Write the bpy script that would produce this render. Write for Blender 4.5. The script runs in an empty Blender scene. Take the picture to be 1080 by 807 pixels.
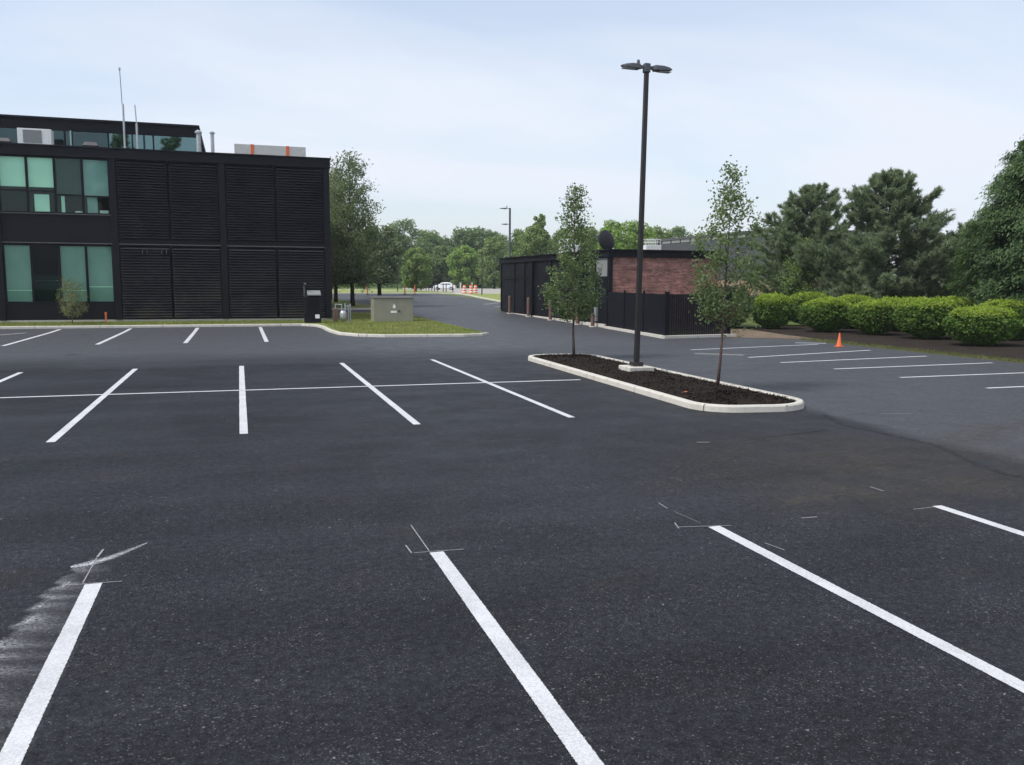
import bpy, bmesh, math, random
import numpy as np
from mathutils import Vector

S = bpy.context.scene
COL = S.collection
rad = math.radians
PI = math.pi

# ------------------------------------------------------------------ camera
CAM_H, F_PX = 2.55, 899.5 / 1080.0
yaw, pitch, roll = rad(17.682), rad(6.778), rad(0.310)
fw = Vector((math.sin(yaw) * math.cos(pitch), math.cos(yaw) * math.cos(pitch), -math.sin(pitch)))
rt = Vector((math.cos(yaw), -math.sin(yaw), 0.0))
up = rt.cross(fw)
r2 = rt * math.cos(roll) + up * math.sin(roll)
u2 = up * math.cos(roll) - rt * math.sin(roll)
cam_data = bpy.data.cameras.new("camera")
cam = bpy.data.objects.new("camera", cam_data)
COL.objects.link(cam)
from mathutils import Matrix
M3 = Matrix((r2, u2, -fw)).transposed()
cam.matrix_world = Matrix.Translation((0, 0, CAM_H)) @ M3.to_4x4()
cam_data.sensor_width = 36.0
cam_data.lens = 36.0 * F_PX
cam_data.clip_start = 0.05
cam_data.clip_end = 5000
S.camera = cam

# ------------------------------------------------------------------ world, sun, exposure
SUN_EL, SUN_AZ = rad(54), rad(-102)        # azimuth clockwise from +Y (away from the camera), so high on the left, a little behind
world = bpy.data.worlds.new("World")
S.world = world
world.use_nodes = True
wt = world.node_tree
for n in list(wt.nodes):
    wt.nodes.remove(n)


def N(tree, typ, loc=None, **kw):
    n = tree.nodes.new(typ)
    for k, v in kw.items():
        setattr(n, k, v)
    return n


w_out = N(wt, 'ShaderNodeOutputWorld')
w_bg = N(wt, 'ShaderNodeBackground')
w_bg.inputs['Strength'].default_value = 0.12
w_sky = N(wt, 'ShaderNodeTexSky', sky_type='NISHITA')
w_sky.sun_disc = False
w_sky.sun_elevation = SUN_EL
w_sky.sun_rotation = SUN_AZ
w_sky.air_density = 1.0
w_sky.dust_density = 2.0
w_sky.ozone_density = 1.0
w_tc = N(wt, 'ShaderNodeTexCoord')
w_sep = N(wt, 'ShaderNodeSeparateXYZ')
wt.links.new(w_tc.outputs['Generated'], w_sep.inputs[0])


def wmath(op, a, b=None, clamp=False):
    m = N(wt, 'ShaderNodeMath', operation=op)
    m.use_clamp = clamp
    for i, v in enumerate((a, b)):
        if v is None:
            continue
        if isinstance(v, (int, float)):
            m.inputs[i].default_value = v
        else:
            wt.links.new(v, m.inputs[i])
    return m.outputs[0]


zc = wmath('MAXIMUM', w_sep.outputs[2], 0.0)
den = wmath('ADD', zc, 0.16)
cu = wmath('DIVIDE', w_sep.outputs[0], den)
cv = wmath('DIVIDE', w_sep.outputs[1], den)
comb = N(wt, 'ShaderNodeCombineXYZ')
wt.links.new(cu, comb.inputs[0])
wt.links.new(cv, comb.inputs[1])
mapn = N(wt, 'ShaderNodeMapping')
mapn.inputs['Rotation'].default_value = (0, 0, rad(-25))
mapn.inputs['Scale'].default_value = (0.55, 1.1, 1)
wt.links.new(comb.outputs[0], mapn.inputs[0])
noi = N(wt, 'ShaderNodeTexNoise')
noi.inputs['Scale'].default_value = 0.9
noi.inputs['Detail'].default_value = 6
noi.inputs['Roughness'].default_value = 0.5
noi.inputs['Distortion'].default_value = 0.4
wt.links.new(mapn.outputs[0], noi.inputs['Vector'])
ramp = N(wt, 'ShaderNodeMapRange')
ramp.inputs['From Min'].default_value = 0.38
ramp.inputs['From Max'].default_value = 0.66
ramp.inputs['To Min'].default_value = 0.38
ramp.inputs['To Max'].default_value = 0.93
wt.links.new(noi.outputs[0], ramp.inputs[0])
# thin overcast gets denser towards the horizon and towards the sun side
hz = wmath('MULTIPLY', wmath('POWER', wmath('SUBTRACT', 1.0, zc, True), 6.0), 0.22)
side = wmath('MULTIPLY', wmath('ADD', w_sep.outputs[0], 0.1), 0.16)
fac = wmath('ADD', wmath('ADD', ramp.outputs[0], hz), side, True)
mix = N(wt, 'ShaderNodeMix', data_type='RGBA')
wt.links.new(fac, mix.inputs[0])
wt.links.new(w_sky.outputs[0], mix.inputs[6])
mix.inputs[7].default_value = (4.25, 4.52, 5.0, 1)      # veil of thin cloud, in the sky texture's own units
wt.links.new(mix.outputs[2], w_bg.inputs['Color'])
wt.links.new(w_bg.outputs[0], w_out.inputs[0])

sun_d = bpy.data.lights.new("sun", 'SUN')
sun_d.energy = 2.0
sun_d.angle = rad(13)
sun_d.color = (1.0, 0.96, 0.9)
sun = bpy.data.objects.new("sun", sun_d)
COL.objects.link(sun)
sdir = Vector((math.sin(SUN_AZ) * math.cos(SUN_EL), math.cos(SUN_AZ) * math.cos(SUN_EL), math.sin(SUN_EL)))
sun.rotation_euler = sdir.to_track_quat('Z', 'Y').to_euler()

S.view_settings.view_transform = 'Standard'
S.view_settings.look = 'None'
S.view_settings.gamma = 1
S.view_settings.use_curve_mapping = False
S.view_settings.exposure = 0.75
S.render.engine = 'CYCLES'
S.cycles.max_bounces = 8
S.cycles.transparent_max_bounces = 12
S.cycles.volume_bounces = 0
S.cycles.use_denoising = True
S.cycles.denoising_prefilter = 'ACCURATE'

# ------------------------------------------------------------------ terrain profile (the road climbs gently beyond the lot)
KY = [-1e5, 45, 60, 75, 95, 110, 165, 1e5]
KZ = [0, 0, .15, .4, .8, .9, .75, .75]


def tz(y):
    return float(np.interp(y, KY, KZ))


# ------------------------------------------------------------------ materials
def new_mat(name):
    m = bpy.data.materials.new(name)
    m.use_nodes = True
    t = m.node_tree
    b = t.nodes['Principled BSDF']
    return m, t, b


def lk(t, a, b):
    t.links.new(a, b)


def mixc(t, fac, a, b, mode='MIX'):
    n = t.nodes.new('ShaderNodeMix')
    n.data_type = 'RGBA'
    n.blend_type = mode
    for i, v in ((0, fac), (6, a), (7, b)):
        if isinstance(v, (int, float)):
            n.inputs[i].default_value = v
        elif isinstance(v, tuple):
            n.inputs[i].default_value = (*v[:3], 1)
        else:
            lk(t, v, n.inputs[i])
    return n.outputs[2]


def nmath(t, op, a, b=None, clamp=False):
    n = t.nodes.new('ShaderNodeMath')
    n.operation = op
    n.use_clamp = clamp
    for i, v in enumerate((a, b)):
        if v is None:
            continue
        if isinstance(v, (int, float)):
            n.inputs[i].default_value = v
        else:
            lk(t, v, n.inputs[i])
    return n.outputs[0]


def noise(t, scale, detail=3, rough=.55, vec=None, dist=0):
    n = t.nodes.new('ShaderNodeTexNoise')
    n.inputs['Scale'].default_value = scale
    n.inputs['Detail'].default_value = detail
    n.inputs['Roughness'].default_value = rough
    n.inputs['Distortion'].default_value = dist
    if vec is not None:
        lk(t, vec, n.inputs['Vector'])
    return n.outputs[0]


def rng_map(t, v, a, b, c=0., d=1.):
    n = t.nodes.new('ShaderNodeMapRange')
    lk(t, v, n.inputs[0])
    for i, q in enumerate((a, b, c, d)):
        n.inputs[i + 1].default_value = q
    return n.outputs[0]


def obj_vec(t, scale=None, rot=None):
    tc = t.nodes.new('ShaderNodeTexCoord')
    if scale is None:
        return tc.outputs['Object']
    mp = t.nodes.new('ShaderNodeMapping')
    mp.inputs['Scale'].default_value = scale
    if rot:
        mp.inputs['Rotation'].default_value = rot
    lk(t, tc.outputs['Object'], mp.inputs[0])
    return mp.outputs[0]


def bump(t, b, h, strength=.3, dist=.01):
    n = t.nodes.new('ShaderNodeBump')
    n.inputs['Strength'].default_value = strength
    n.inputs['Distance'].default_value = dist
    lk(t, h, n.inputs['Height'])
    lk(t, n.outputs[0], b.inputs['Normal'])


def simple(name, col, rough=.6, metal=0., var=.18, scale=6., spec=.5, bumpy=0.):
    m, t, b = new_mat(name)
    v = obj_vec(t)
    f = noise(t, scale, 5, .6, v)
    f2 = rng_map(t, f, .3, .7)
    lk(t, mixc(t, f2, tuple(c * (1 - var) for c in col), tuple(min(1, c * (1 + var)) for c in col)), b.inputs['Base Color'])
    lk(t, rng_map(t, f, .3, .7, max(0, rough - .08), min(1, rough + .08)), b.inputs['Roughness'])
    b.inputs['Metallic'].default_value = metal
    b.inputs['Specular IOR Level'].default_value = spec
    if bumpy:
        bump(t, b, noise(t, scale * 8, 4, .6, v), bumpy, .01)
    return m


def ov_noise(t, v):
    n = t.nodes.new('ShaderNodeTexNoise')
    n.inputs['Scale'].default_value = 3
    lk(t, v, n.inputs['Vector'])
    return n.outputs['Color']


def asphalt_mat():
    m, t, b = new_mat('asphalt')
    v = obj_vec(t)
    sep = t.nodes.new('ShaderNodeSeparateXYZ')
    lk(t, v, sep.inputs[0])
    x, y = sep.outputs[0], sep.outputs[1]
    fine = noise(t, 95, 4, .75, v)
    mid = noise(t, 30, 4, .7, v)
    big = noise(t, .35, 4, .55, v, .6)
    mid2 = noise(t, 1.6, 4, .6, v, .3)
    lanes = noise(t, 1.0, 3, .5, obj_vec(t, (.05, .9, 1)))      # faint paver passes, running across the stalls
    base = mixc(t, rng_map(t, fine, .28, .72), (.0012, .0013, .0017), (.0275, .0295, .0355))
    base = mixc(t, nmath(t, 'MULTIPLY', rng_map(t, mid, .42, .72), .6), base, (.033, .035, .041))
    k = nmath(t, 'ADD', rng_map(t, big, .35, .65, .80, 1.20), rng_map(t, lanes, .35, .65, -.16, .16))
    k = nmath(t, 'ADD', k, rng_map(t, mid2, .3, .7, -.08, .08))
    base = mixc(t, 1.0, base, k, 'MULTIPLY')
    # older, paler aisle asphalt right of the seam; far lot's grazing sheen painted in
    wob = nmath(t, 'MULTIPLY', nmath(t, 'SUBTRACT', noise(t, .25, 3, .5, v), .5), 3.0)
    old = rng_map(t, nmath(t, 'ADD', x, wob), 10.2, 10.9)
    old = nmath(t, 'MULTIPLY', old, rng_map(t, y, 7.0, 9.5))
    far = rng_map(t, nmath(t, 'ADD', y, wob), 26.5, 32)
    old_sheen = nmath(t, 'MAXIMUM', nmath(t, 'MULTIPLY', old, .75), nmath(t, 'MULTIPLY', far, .9))
    base = mixc(t, nmath(t, 'MULTIPLY', old_sheen, .75, True), base, mixc(t, rng_map(t, fine, .25, .75), (.038, .041, .046), (.130, .137, .150)))
    # brown dusty patch around the seam
    dx = nmath(t, 'DIVIDE', nmath(t, 'SUBTRACT', x, 8.3), 3.2)
    dy = nmath(t, 'DIVIDE', nmath(t, 'SUBTRACT', y, 9.6), 2.6)
    d2 = nmath(t, 'ADD', nmath(t, 'MULTIPLY', dx, dx), nmath(t, 'MULTIPLY', dy, dy))
    patch = nmath(t, 'MULTIPLY', rng_map(t, d2, 1.3, .1), rng_map(t, noise(t, .8, 4, .6, v, .5), .35, .65))
    base = mixc(t, nmath(t, 'MULTIPLY', patch, .6, True), base, (.042, .035, .029))
    rust = rng_map(t, noise(t, .9, 5, .6, obj_vec(t, (1, 1.3, 1), (0, 0, .3)), .4), .60, .78)
    base = mixc(t, nmath(t, 'MULTIPLY', rust, .3), base, (.036, .024, .017))
    # oil drips in the stalls
    ov = t.nodes.new('ShaderNodeTexVoronoi')
    ov.inputs['Scale'].default_value = .33
    lk(t, mixc(t, .12, v, ov_noise(t, v)), ov.inputs['Vector'])
    base = mixc(t, nmath(t, 'MULTIPLY', rng_map(t, ov.outputs['Distance'], .10, .03), .55), base, (.004, .004, .0045))
    # pale chips of stone and crumbs of old paint: irregular, of two sizes, thicker in some places
    dens = rng_map(t, noise(t, 1.3, 3, .6, v), .3, .7, -.03, .03)
    c1 = rng_map(t, nmath(t, 'ADD', noise(t, 62, 2, .5, v), dens), .625, .69)
    c2 = rng_map(t, nmath(t, 'ADD', noise(t, 24, 3, .6, v), dens), .675, .72)
    base = mixc(t, nmath(t, 'MULTIPLY', c1, .6), base, (.12, .12, .122))
    base = mixc(t, nmath(t, 'MULTIPLY', c2, .7), base, (.20, .20, .20))
    c3 = rng_map(t, nmath(t, 'ADD', noise(t, 11, 4, .7, obj_vec(t, (1, 1, 1), (0, 0, .5))), dens), .675, .72)
    base = mixc(t, nmath(t, 'MULTIPLY', c3, .6), base, (.17, .17, .17))
    g3 = noise(t, 13, 3, .75, v)
    base = mixc(t, 1.0, base, rng_map(t, g3, .32, .68, .60, 1.40), 'MULTIPLY')
    d1 = rng_map(t, noise(t, 48, 3, .6, obj_vec(t, (1, 1, 1), (0, 0, 1.1))), .36, .27)
    base = mixc(t, nmath(t, 'MULTIPLY', d1, .8), base, (.004, .004, .005))
    lk(t, base, b.inputs['Base Color'])
    lk(t, rng_map(t, mid2, .3, .7, .50, .64), b.inputs['Roughness'])
    b.inputs['Specular IOR Level'].default_value = .10
    h = nmath(t, 'ADD', nmath(t, 'MULTIPLY', fine, .6), nmath(t, 'MULTIPLY', mid, .8))
    bump(t, b, h, .55, .012)
    return m


def paint_mat():
    """Sprayed line paint: slightly thin, speckled edges and pinholes where the stone shows."""
    m, t, b = new_mat('road_paint')
    v = obj_vec(t)
    f = noise(t, 70, 4, .7, v)
    g = noise(t, 2.2, 4, .6, v)
    lk(t, mixc(t, rng_map(t, nmath(t, 'ADD', f, nmath(t, 'MULTIPLY', g, .5)), .60, .86), (.40, .41, .42), (.575, .585, .60)), b.inputs['Base Color'])
    b.inputs['Roughness'].default_value = .6
    at = t.nodes.new('ShaderNodeAttribute')
    at.attribute_name = 'edge'
    e = nmath(t, 'ADD', at.outputs['Fac'], nmath(t, 'MULTIPLY', nmath(t, 'SUBTRACT', f, .5), 1.5))
    pin = rng_map(t, nmath(t, 'ADD', noise(t, 110, 3, .7, v), nmath(t, 'MULTIPLY', g, .25)), .33, .42)
    lk(t, nmath(t, 'MULTIPLY', rng_map(t, e, .02, .30), rng_map(t, pin, 0, 1, .25, 1), True), b.inputs['Alpha'])
    bump(t, b, f, .4, .008)
    return m


def thin_paint_mat(name, col, lo, hi, scale, strength, sxy=(1, 1, 1), rot=0.):
    """Dusty, broken paint through which the asphalt still shows."""
    m, t, b = new_mat(name)
    v = obj_vec(t, sxy, (0, 0, rot))
    f = noise(t, scale, 5, .7, v, .3)
    b.inputs['Base Color'].default_value = (*col, 1)
    b.inputs['Roughness'].default_value = .9
    uvn = t.nodes.new('ShaderNodeAttribute')
    uvn.attribute_name = 'edge'
    a = nmath(t, 'MULTIPLY', rng_map(t, f, lo, hi), uvn.outputs['Fac'])
    lk(t, nmath(t, 'MULTIPLY', a, strength, True), b.inputs['Alpha'])
    return m


def grass_mat(name, a, c, dry):
    m, t, b = new_mat(name)
    v = obj_vec(t)
    f = noise(t, 9, 6, .7, v)
    g = noise(t, .5, 4, .6, v, .4)
    base = mixc(t, rng_map(t, f, .3, .7), a, c)
    base = mixc(t, nmath(t, 'MULTIPLY', rng_map(t, g, .46, .68), .75), base, dry)
    lk(t, base, b.inputs['Base Color'])
    b.inputs['Roughness'].default_value = .9
    b.inputs['Specular IOR Level'].default_value = .15
    bump(t, b, noise(t, 60, 4, .7, v), .8, .03)
    return m


def soil_mat(name, a, c, scale=14, bs=1.0):
    m, t, b = new_mat(name)
    v = obj_vec(t)
    f = noise(t, scale, 6, .75, v)
    g = noise(t, scale * .12, 3, .6, v)
    base = mixc(t, rng_map(t, f, .32, .68), a, c)
    base = mixc(t, 1.0, base, rng_map(t, g, .3, .7, .75, 1.25), 'MULTIPLY')
    lk(t, base, b.inputs['Base Color'])
    b.inputs['Roughness'].default_value = .95
    b.inputs['Specular IOR Level'].default_value = .1
    bump(t, b, f, bs, .03)
    return m


def concrete_mat(name, col, stain=(.2, .19, .17), amt=.45, joints=False):
    m, t, b = new_mat(name)
    v = obj_vec(t)
    f = noise(t, 3.5, 6, .65, v)
    g = noise(t, 60, 3, .6, v)
    base = mixc(t, rng_map(t, g, .3, .7), tuple(c * .9 for c in col), tuple(c * 1.07 for c in col))
    base = mixc(t, nmath(t, 'MULTIPLY', rng_map(t, f, .5, .72), amt), base, stain)
    if joints:
        sp = t.nodes.new('ShaderNodeSeparateXYZ')
        lk(t, v, sp.inputs[0])
        jy = nmath(t, 'LESS_THAN', nmath(t, 'FRACT', nmath(t, 'ADD', nmath(t, 'DIVIDE', sp.outputs[1], 3.0), .05)), .008)
        jx = nmath(t, 'LESS_THAN', nmath(t, 'FRACT', nmath(t, 'ADD', nmath(t, 'DIVIDE', sp.outputs[0], 3.0), .30)), .008)
        base = mixc(t, nmath(t, 'MULTIPLY', nmath(t, 'MAXIMUM', jx, jy), .8), base, (.06, .055, .05))
        sc = rng_map(t, noise(t, 5, 4, .7, obj_vec(t, (1, 1, 3))), .60, .72)
        base = mixc(t, nmath(t, 'MULTIPLY', sc, .4), base, (.13, .12, .11))
    lk(t, base, b.inputs['Base Color'])
    b.inputs['Roughness'].default_value = .85
    bump(t, b, g, .25, .006)
    return m


def leaf_mat(name, c1, c2, c3, trans=.3, rough=.55):
    m, t, b = new_mat(name)
    geo = t.nodes.new('ShaderNodeNewGeometry')
    cr = t.nodes.new('ShaderNodeValToRGB')
    e = cr.color_ramp.elements
    e[0].color = (*c1, 1)
    e[1].color = (*c3, 1)
    mid_e = e.new(.5)
    mid_e.color = (*c2, 1)
    lk(t, geo.outputs['Random Per Island'], cr.inputs[0])
    v = obj_vec(t)
    k = rng_map(t, noise(t, .6, 2, .5, v), .3, .7, .8, 1.2)
    col = mixc(t, 1.0, cr.outputs[0], k, 'MULTIPLY')
    lk(t, col, b.inputs['Base Color'])
    b.inputs['Roughness'].default_value = rough
    b.inputs['Specular IOR Level'].default_value = .2
    tr = t.nodes.new('ShaderNodeBsdfTranslucent')
    lk(t, mixc(t, 1.0, col, (1.2, 1.3, .55), 'MULTIPLY'), tr.inputs[0])
    ms = t.nodes.new('ShaderNodeMixShader')
    ms.inputs[0].default_value = trans
    lk(t, b.outputs[0], ms.inputs[1])
    lk(t, tr.outputs[0], ms.inputs[2])
    out = t.nodes['Material Output']
    lk(t, ms.outputs[0], out.inputs[0])
    return m


def brick_mat(name, c1, c2, mortar, axis='x'):
    m, t, b = new_mat(name)
    tc = t.nodes.new('ShaderNodeTexCoord')
    sp = t.nodes.new('ShaderNodeSeparateXYZ')
    lk(t, tc.outputs['Object'], sp.inputs[0])
    cb = t.nodes.new('ShaderNodeCombineXYZ')
    lk(t, nmath(t, 'ADD', sp.outputs[0], sp.outputs[1]), cb.inputs[0])
    lk(t, sp.outputs[2], cb.inputs[1])
    br = t.nodes.new('ShaderNodeTexBrick')
    lk(t, cb.outputs[0], br.inputs['Vector'])
    br.inputs['Color1'].default_value = (*c1, 1)
    br.inputs['Color2'].default_value = (*c2, 1)
    br.inputs['Mortar'].default_value = (*mortar, 1)
    br.inputs['Scale'].default_value = 1
    br.inputs['Brick Width'].default_value = .23
    br.inputs['Row Height'].default_value = .082
    br.inputs['Mortar Size'].default_value = .009
    br.inputs['Bias'].default_value = -.1
    v = tc.outputs['Object']
    f = noise(t, 1.2, 5, .7, obj_vec(t, (1, 1, 3)))
    k = rng_map(t, f, .3, .7, .5, 1.55)
    base = mixc(t, 1.0, br.outputs[0], k, 'MULTIPLY')
    f3 = rng_map(t, noise(t, 2.6, 3, .6, obj_vec(t, (1, 1, 5))), .58, .70)
    base = mixc(t, nmath(t, 'MULTIPLY', f3, .55), base, (.42, .30, .28))
    f4 = rng_map(t, noise(t, 2.2, 4, .7, obj_vec(t, (1.5, 1.5, 9), (0, 0, .7))), .55, .66)
    base = mixc(t, nmath(t, 'MULTIPLY', f4, .6), base, (.06, .026, .024))
    lk(t, base, b.inputs['Base Color'])
    b.inputs['Roughness'].default_value = .9
    return m


def glass_mat(name, tint, refl=1.0, gcol=(.8, .95, .92)):
    m, t, b = new_mat(name)
    t.nodes.remove(b)
    out = t.nodes['Material Output']
    tr = t.nodes.new('ShaderNodeBsdfTransparent')
    tr.inputs[0].default_value = (*tint, 1)
    gl = t.nodes.new('ShaderNodeBsdfGlossy')
    gl.inputs['Roughness'].default_value = .02
    gl.inputs['Color'].default_value = (*gcol, 1)
    fr = t.nodes.new('ShaderNodeFresnel')
    fr.inputs[0].default_value = 1.5
    ms = t.nodes.new('ShaderNodeMixShader')
    lk(t, nmath(t, 'MULTIPLY', fr.outputs[0], refl, True), ms.inputs[0])
    lk(t, tr.outputs[0], ms.inputs[1])
    lk(t, gl.outputs[0], ms.inputs[2])
    lk(t, ms.outputs[0], out.inputs[0])
    return m


M = {}
M['asphalt'] = asphalt_mat()
M['paint'] = paint_mat()
M['dust'] = thin_paint_mat('paint_dust', (.42, .43, .45), .38, .62, 42, 1.2, (1, 1.6, 1), .2)
M['chalk'] = simple('chalk', (.23, .235, .245), .9, var=.35, scale=60)
M['faint_white'] = simple('faint_white_paint', (.36, .37, .39), .8, var=.3, scale=8)
M['dirt_patch'] = simple('scuffed_patch', (.135, .13, .125), .85, var=.4, scale=5)
M['faint'] = simple('old_paint', (.26, .27, .28), .8, var=.5, scale=30)
M['lawn'] = grass_mat('lawn_grass', (.115, .15, .035), (.185, .235, .065), (.27, .215, .115))
M['far_lawn'] = grass_mat('far_lawn_grass', (.16, .21, .05), (.25, .30, .085), (.30, .28, .13))
M['verge'] = grass_mat('verge_grass', (.05, .065, .02), (.095, .11, .035), (.11, .09, .05))
M['meadow'] = grass_mat('meadow', (.07, .11, .03), (.12, .17, .05), (.15, .15, .07))
M['mulch'] = soil_mat('dark_mulch', (.006, .005, .0045), (.034, .025, .019), 26, 1.0)
M['brown_mulch'] = soil_mat('old_mulch', (.014, .011, .009), (.045, .035, .028), 12)
M['bare_soil'] = soil_mat('bare_soil', (.105, .078, .057), (.215, .165, .12), 8)
M['kerb'] = concrete_mat('kerb_concrete', (.53, .51, .455), (.30, .27, .22), .5, True)
M['concrete'] = concrete_mat('concrete', (.45, .43, .385), (.3, .28, .24), .5)
M['pale_pave'] = concrete_mat('pale_paving', (.34, .32, .29), (.26, .24, .2), .4)
M['black_metal'] = simple('black_metal', (.0050, .0060, .0095), .55, var=.3, scale=1.2, spec=.2)
M['black_slat'] = simple('black_louvre', (.021, .0235, .032), .5, var=.3, scale=.8, spec=.3)
M['dusty_slat'] = simple('dusty_louvre', (.021, .0235, .032), .6, var=.3, scale=.8, spec=.3)
_t = M['dusty_slat'].node_tree
_b = _t.nodes['Principled BSDF']
_src = _b.inputs['Base Color'].links[0].from_socket
_f = rng_map(_t, noise(_t, .55, 5, .65, obj_vec(_t, (1, 1, 1.6)), .5), .42, .64)
_s = _t.nodes.new('ShaderNodeSeparateXYZ')
lk(_t, obj_vec(_t), _s.inputs[0])
_g = rng_map(_t, _s.outputs[2], 3.6, .8)          # splash dirt reaches about halfway up the ground floor
lk(_t, mixc(_t, nmath(_t, 'MULTIPLY', nmath(_t, 'MULTIPLY', _f, _g), .75), _src, (.085, .07, .05)), _b.inputs['Base Color'])
M['black_back'] = simple('black_backing', (.005, .005, .007), .8, var=.2, scale=2, spec=.2)
M['black_edge'] = simple('grey_trim', (.07, .068, .072), .5, var=.25, scale=5)
M['dark_int'] = simple('dark_interior', (.02, .022, .022), .9)
M['blind_light'] = simple('pale_blind', (.70, .92, .78), .9, var=.03, scale=1.2)
M['blind_mid'] = simple('grey_blind', (.30, .42, .41), .9, var=.08, scale=2)
M['blind_dark'] = simple('dark_blind', (.045, .062, .062), .9, var=.15, scale=2)
M['blind_low'] = simple('green_blind', (.21, .32, .29), .9, var=.08, scale=.9)
M['glass'] = glass_mat('green_glass', (.92, 1.0, .96), .5)
M['glass_dark'] = glass_mat('dark_glass', (.30, .42, .40), .3)
M['glass_mirror'] = glass_mat('mirror_glass', (.30, .42, .40), 9.0, (.36, .56, .58))
M['glass_teal'] = glass_mat('teal_glass', (.25, .36, .36), 3.6, (.36, .53, .54))
M['white_metal'] = simple('white_metal', (.70, .71, .70), .5, var=.08)
M['grey_metal'] = simple('galvanised_metal', (.42, .44, .46), .45, .5, var=.2)
M['grey_board'] = simple('pale_grey_board', (.52, .52, .50), .7, var=.1)
M['orange'] = simple('orange_plastic', (.75, .14, .035), .5, var=.12)
M['orange_dark'] = simple('dull_orange_plastic', (.62, .16, .06), .6, var=.15)
M['white_tape'] = simple('white_tape', (.8, .8, .78), .5, var=.06)
M['brick_red'] = brick_mat('red_brick', (.165, .055, .045), (.36, .14, .11), (.33, .25, .22))
M['brick_tan'] = brick_mat('tan_brick', (.19, .12, .085), (.27, .18, .125), (.25, .2, .16))
M['brick_brown'] = brick_mat('brown_brick', (.15, .10, .085), (.22, .15, .125), (.25, .21, .19))
M['bollard_brown'] = simple('rust_brown_paint', (.15, .085, .07), .7, var=.2)
M['bronze'] = simple('bronze_paint', (.017, .015, .0155), .45, var=.2)
M['lamp_grey'] = simple('grey_lamp_paint', (.07, .075, .085), .5, var=.15)
M['lens'] = simple('lamp_lens', (.5, .5, .5), .3, var=.05)
M['cab_tan'] = simple('tan_cabinet_paint', (.245, .235, .185), .5, var=.08, scale=2)
M['cab_lid'] = simple('grey_cabinet_lid', (.14, .135, .115), .5, var=.08, scale=2)
M['sticker'] = simple('white_sticker', (.8, .8, .8), .6, var=.04)
M['grey_metal_wall'] = simple('slate_metal_wall', (.05, .055, .065), .7, var=.1, scale=.6)
M['grey_panel'] = simple('grey_panel', (.20, .21, .21), .6, var=.1)
M['car_white'] = simple('white_car_paint', (.8, .82, .84), .25, var=.03)
M['rubber'] = simple('black_rubber', (.02, .02, .02), .85)
M['car_glass'] = simple('car_glass', (.03, .035, .04), .1, var=.05)
M['red_lens'] = simple('red_lens', (.4, .02, .02), .3)
M['bark_grey'] = soil_mat('grey_bark', (.07, .055, .045), (.17, .14, .12), 18, .6)
M['bark_dark'] = soil_mat('dark_bark', (.025, .02, .018), (.075, .06, .05), 14, .6)
M['twig_red'] = soil_mat('reddish_bark', (.075, .048, .04), (.15, .105, .09), 18, .5)
M['leaf_pear'] = leaf_mat('pear_leaves', (.095, .14, .07), (.15, .205, .10), (.22, .275, .155), .42, .5)
M['leaf_oak'] = leaf_mat('street_tree_leaves', (.095, .13, .075), (.15, .19, .105), (.225, .26, .165), .38)
M['leaf_wood'] = leaf_mat('wood_leaves', (.09, .15, .065), (.145, .215, .09), (.20, .275, .12), .35)
M['leaf_wood2'] = leaf_mat('pale_wood_leaves', (.12, .18, .07), (.175, .245, .09), (.225, .295, .125), .35)
M['leaf_fresh'] = leaf_mat('fresh_leaves', (.14, .24, .055), (.20, .31, .075), (.26, .36, .10), .35)
M['leaf_shrub'] = leaf_mat('shrub_leaves', (.05, .105, .02), (.10, .18, .034), (.16, .25, .055), .3, .5)
M['leaf_lime'] = leaf_mat('lime_shoots', (.20, .30, .04), (.29, .39, .058), (.38, .46, .09), .35)
M['leaf_dark'] = leaf_mat('dark_shrub_leaves', (.03, .055, .025), (.05, .085, .035), (.085, .125, .055), .2)
M['needle'] = leaf_mat('pine_needles', (.12, .165, .105), (.18, .23, .145), (.26, .30, .205), .35, .8)
M['needle_dark'] = leaf_mat('cedar_sprays', (.04, .08, .034), (.072, .125, .048), (.12, .175, .072), .25, .8)
M['leaf_sapling'] = leaf_mat('sapling_leaves', (.14, .16, .08), (.21, .235, .12), (.29, .31, .18), .25)


# ------------------------------------------------------------------ object helpers
def link(o, parent=None):
    COL.objects.link(o)
    if parent:
        o.parent = parent
    return o


def tag(o, label=None, cat=None, group=None, kind=None):
    if label:
        o['label'] = label
    if cat:
        o['category'] = cat
    if group:
        o['group'] = group
    if kind:
        o['kind'] = kind
    return o


def thing(name, label, cat, loc=(0, 0, 0), rz=0., group=None):
    o = bpy.data.objects.new(name, None)
    o.empty_display_size = .2
    link(o)
    o.location = loc
    o.rotation_euler = (0, 0, rz)
    return tag(o, label, cat, group)


def dup(root, loc, rz=0., label=None, scale=None):
    r = root.copy()
    COL.objects.link(r)
    r.location = loc
    r.rotation_euler = (0, 0, rz)
    if scale is not None:
        r.scale = scale
    if label:
        r['label'] = label
    for ch in list(root.children):
        c = ch.copy()
        COL.objects.link(c)
        c.parent = r
        for gch in list(ch.children):
            d = gch.copy()
            COL.objects.link(d)
            d.parent = c
    return r


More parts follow.
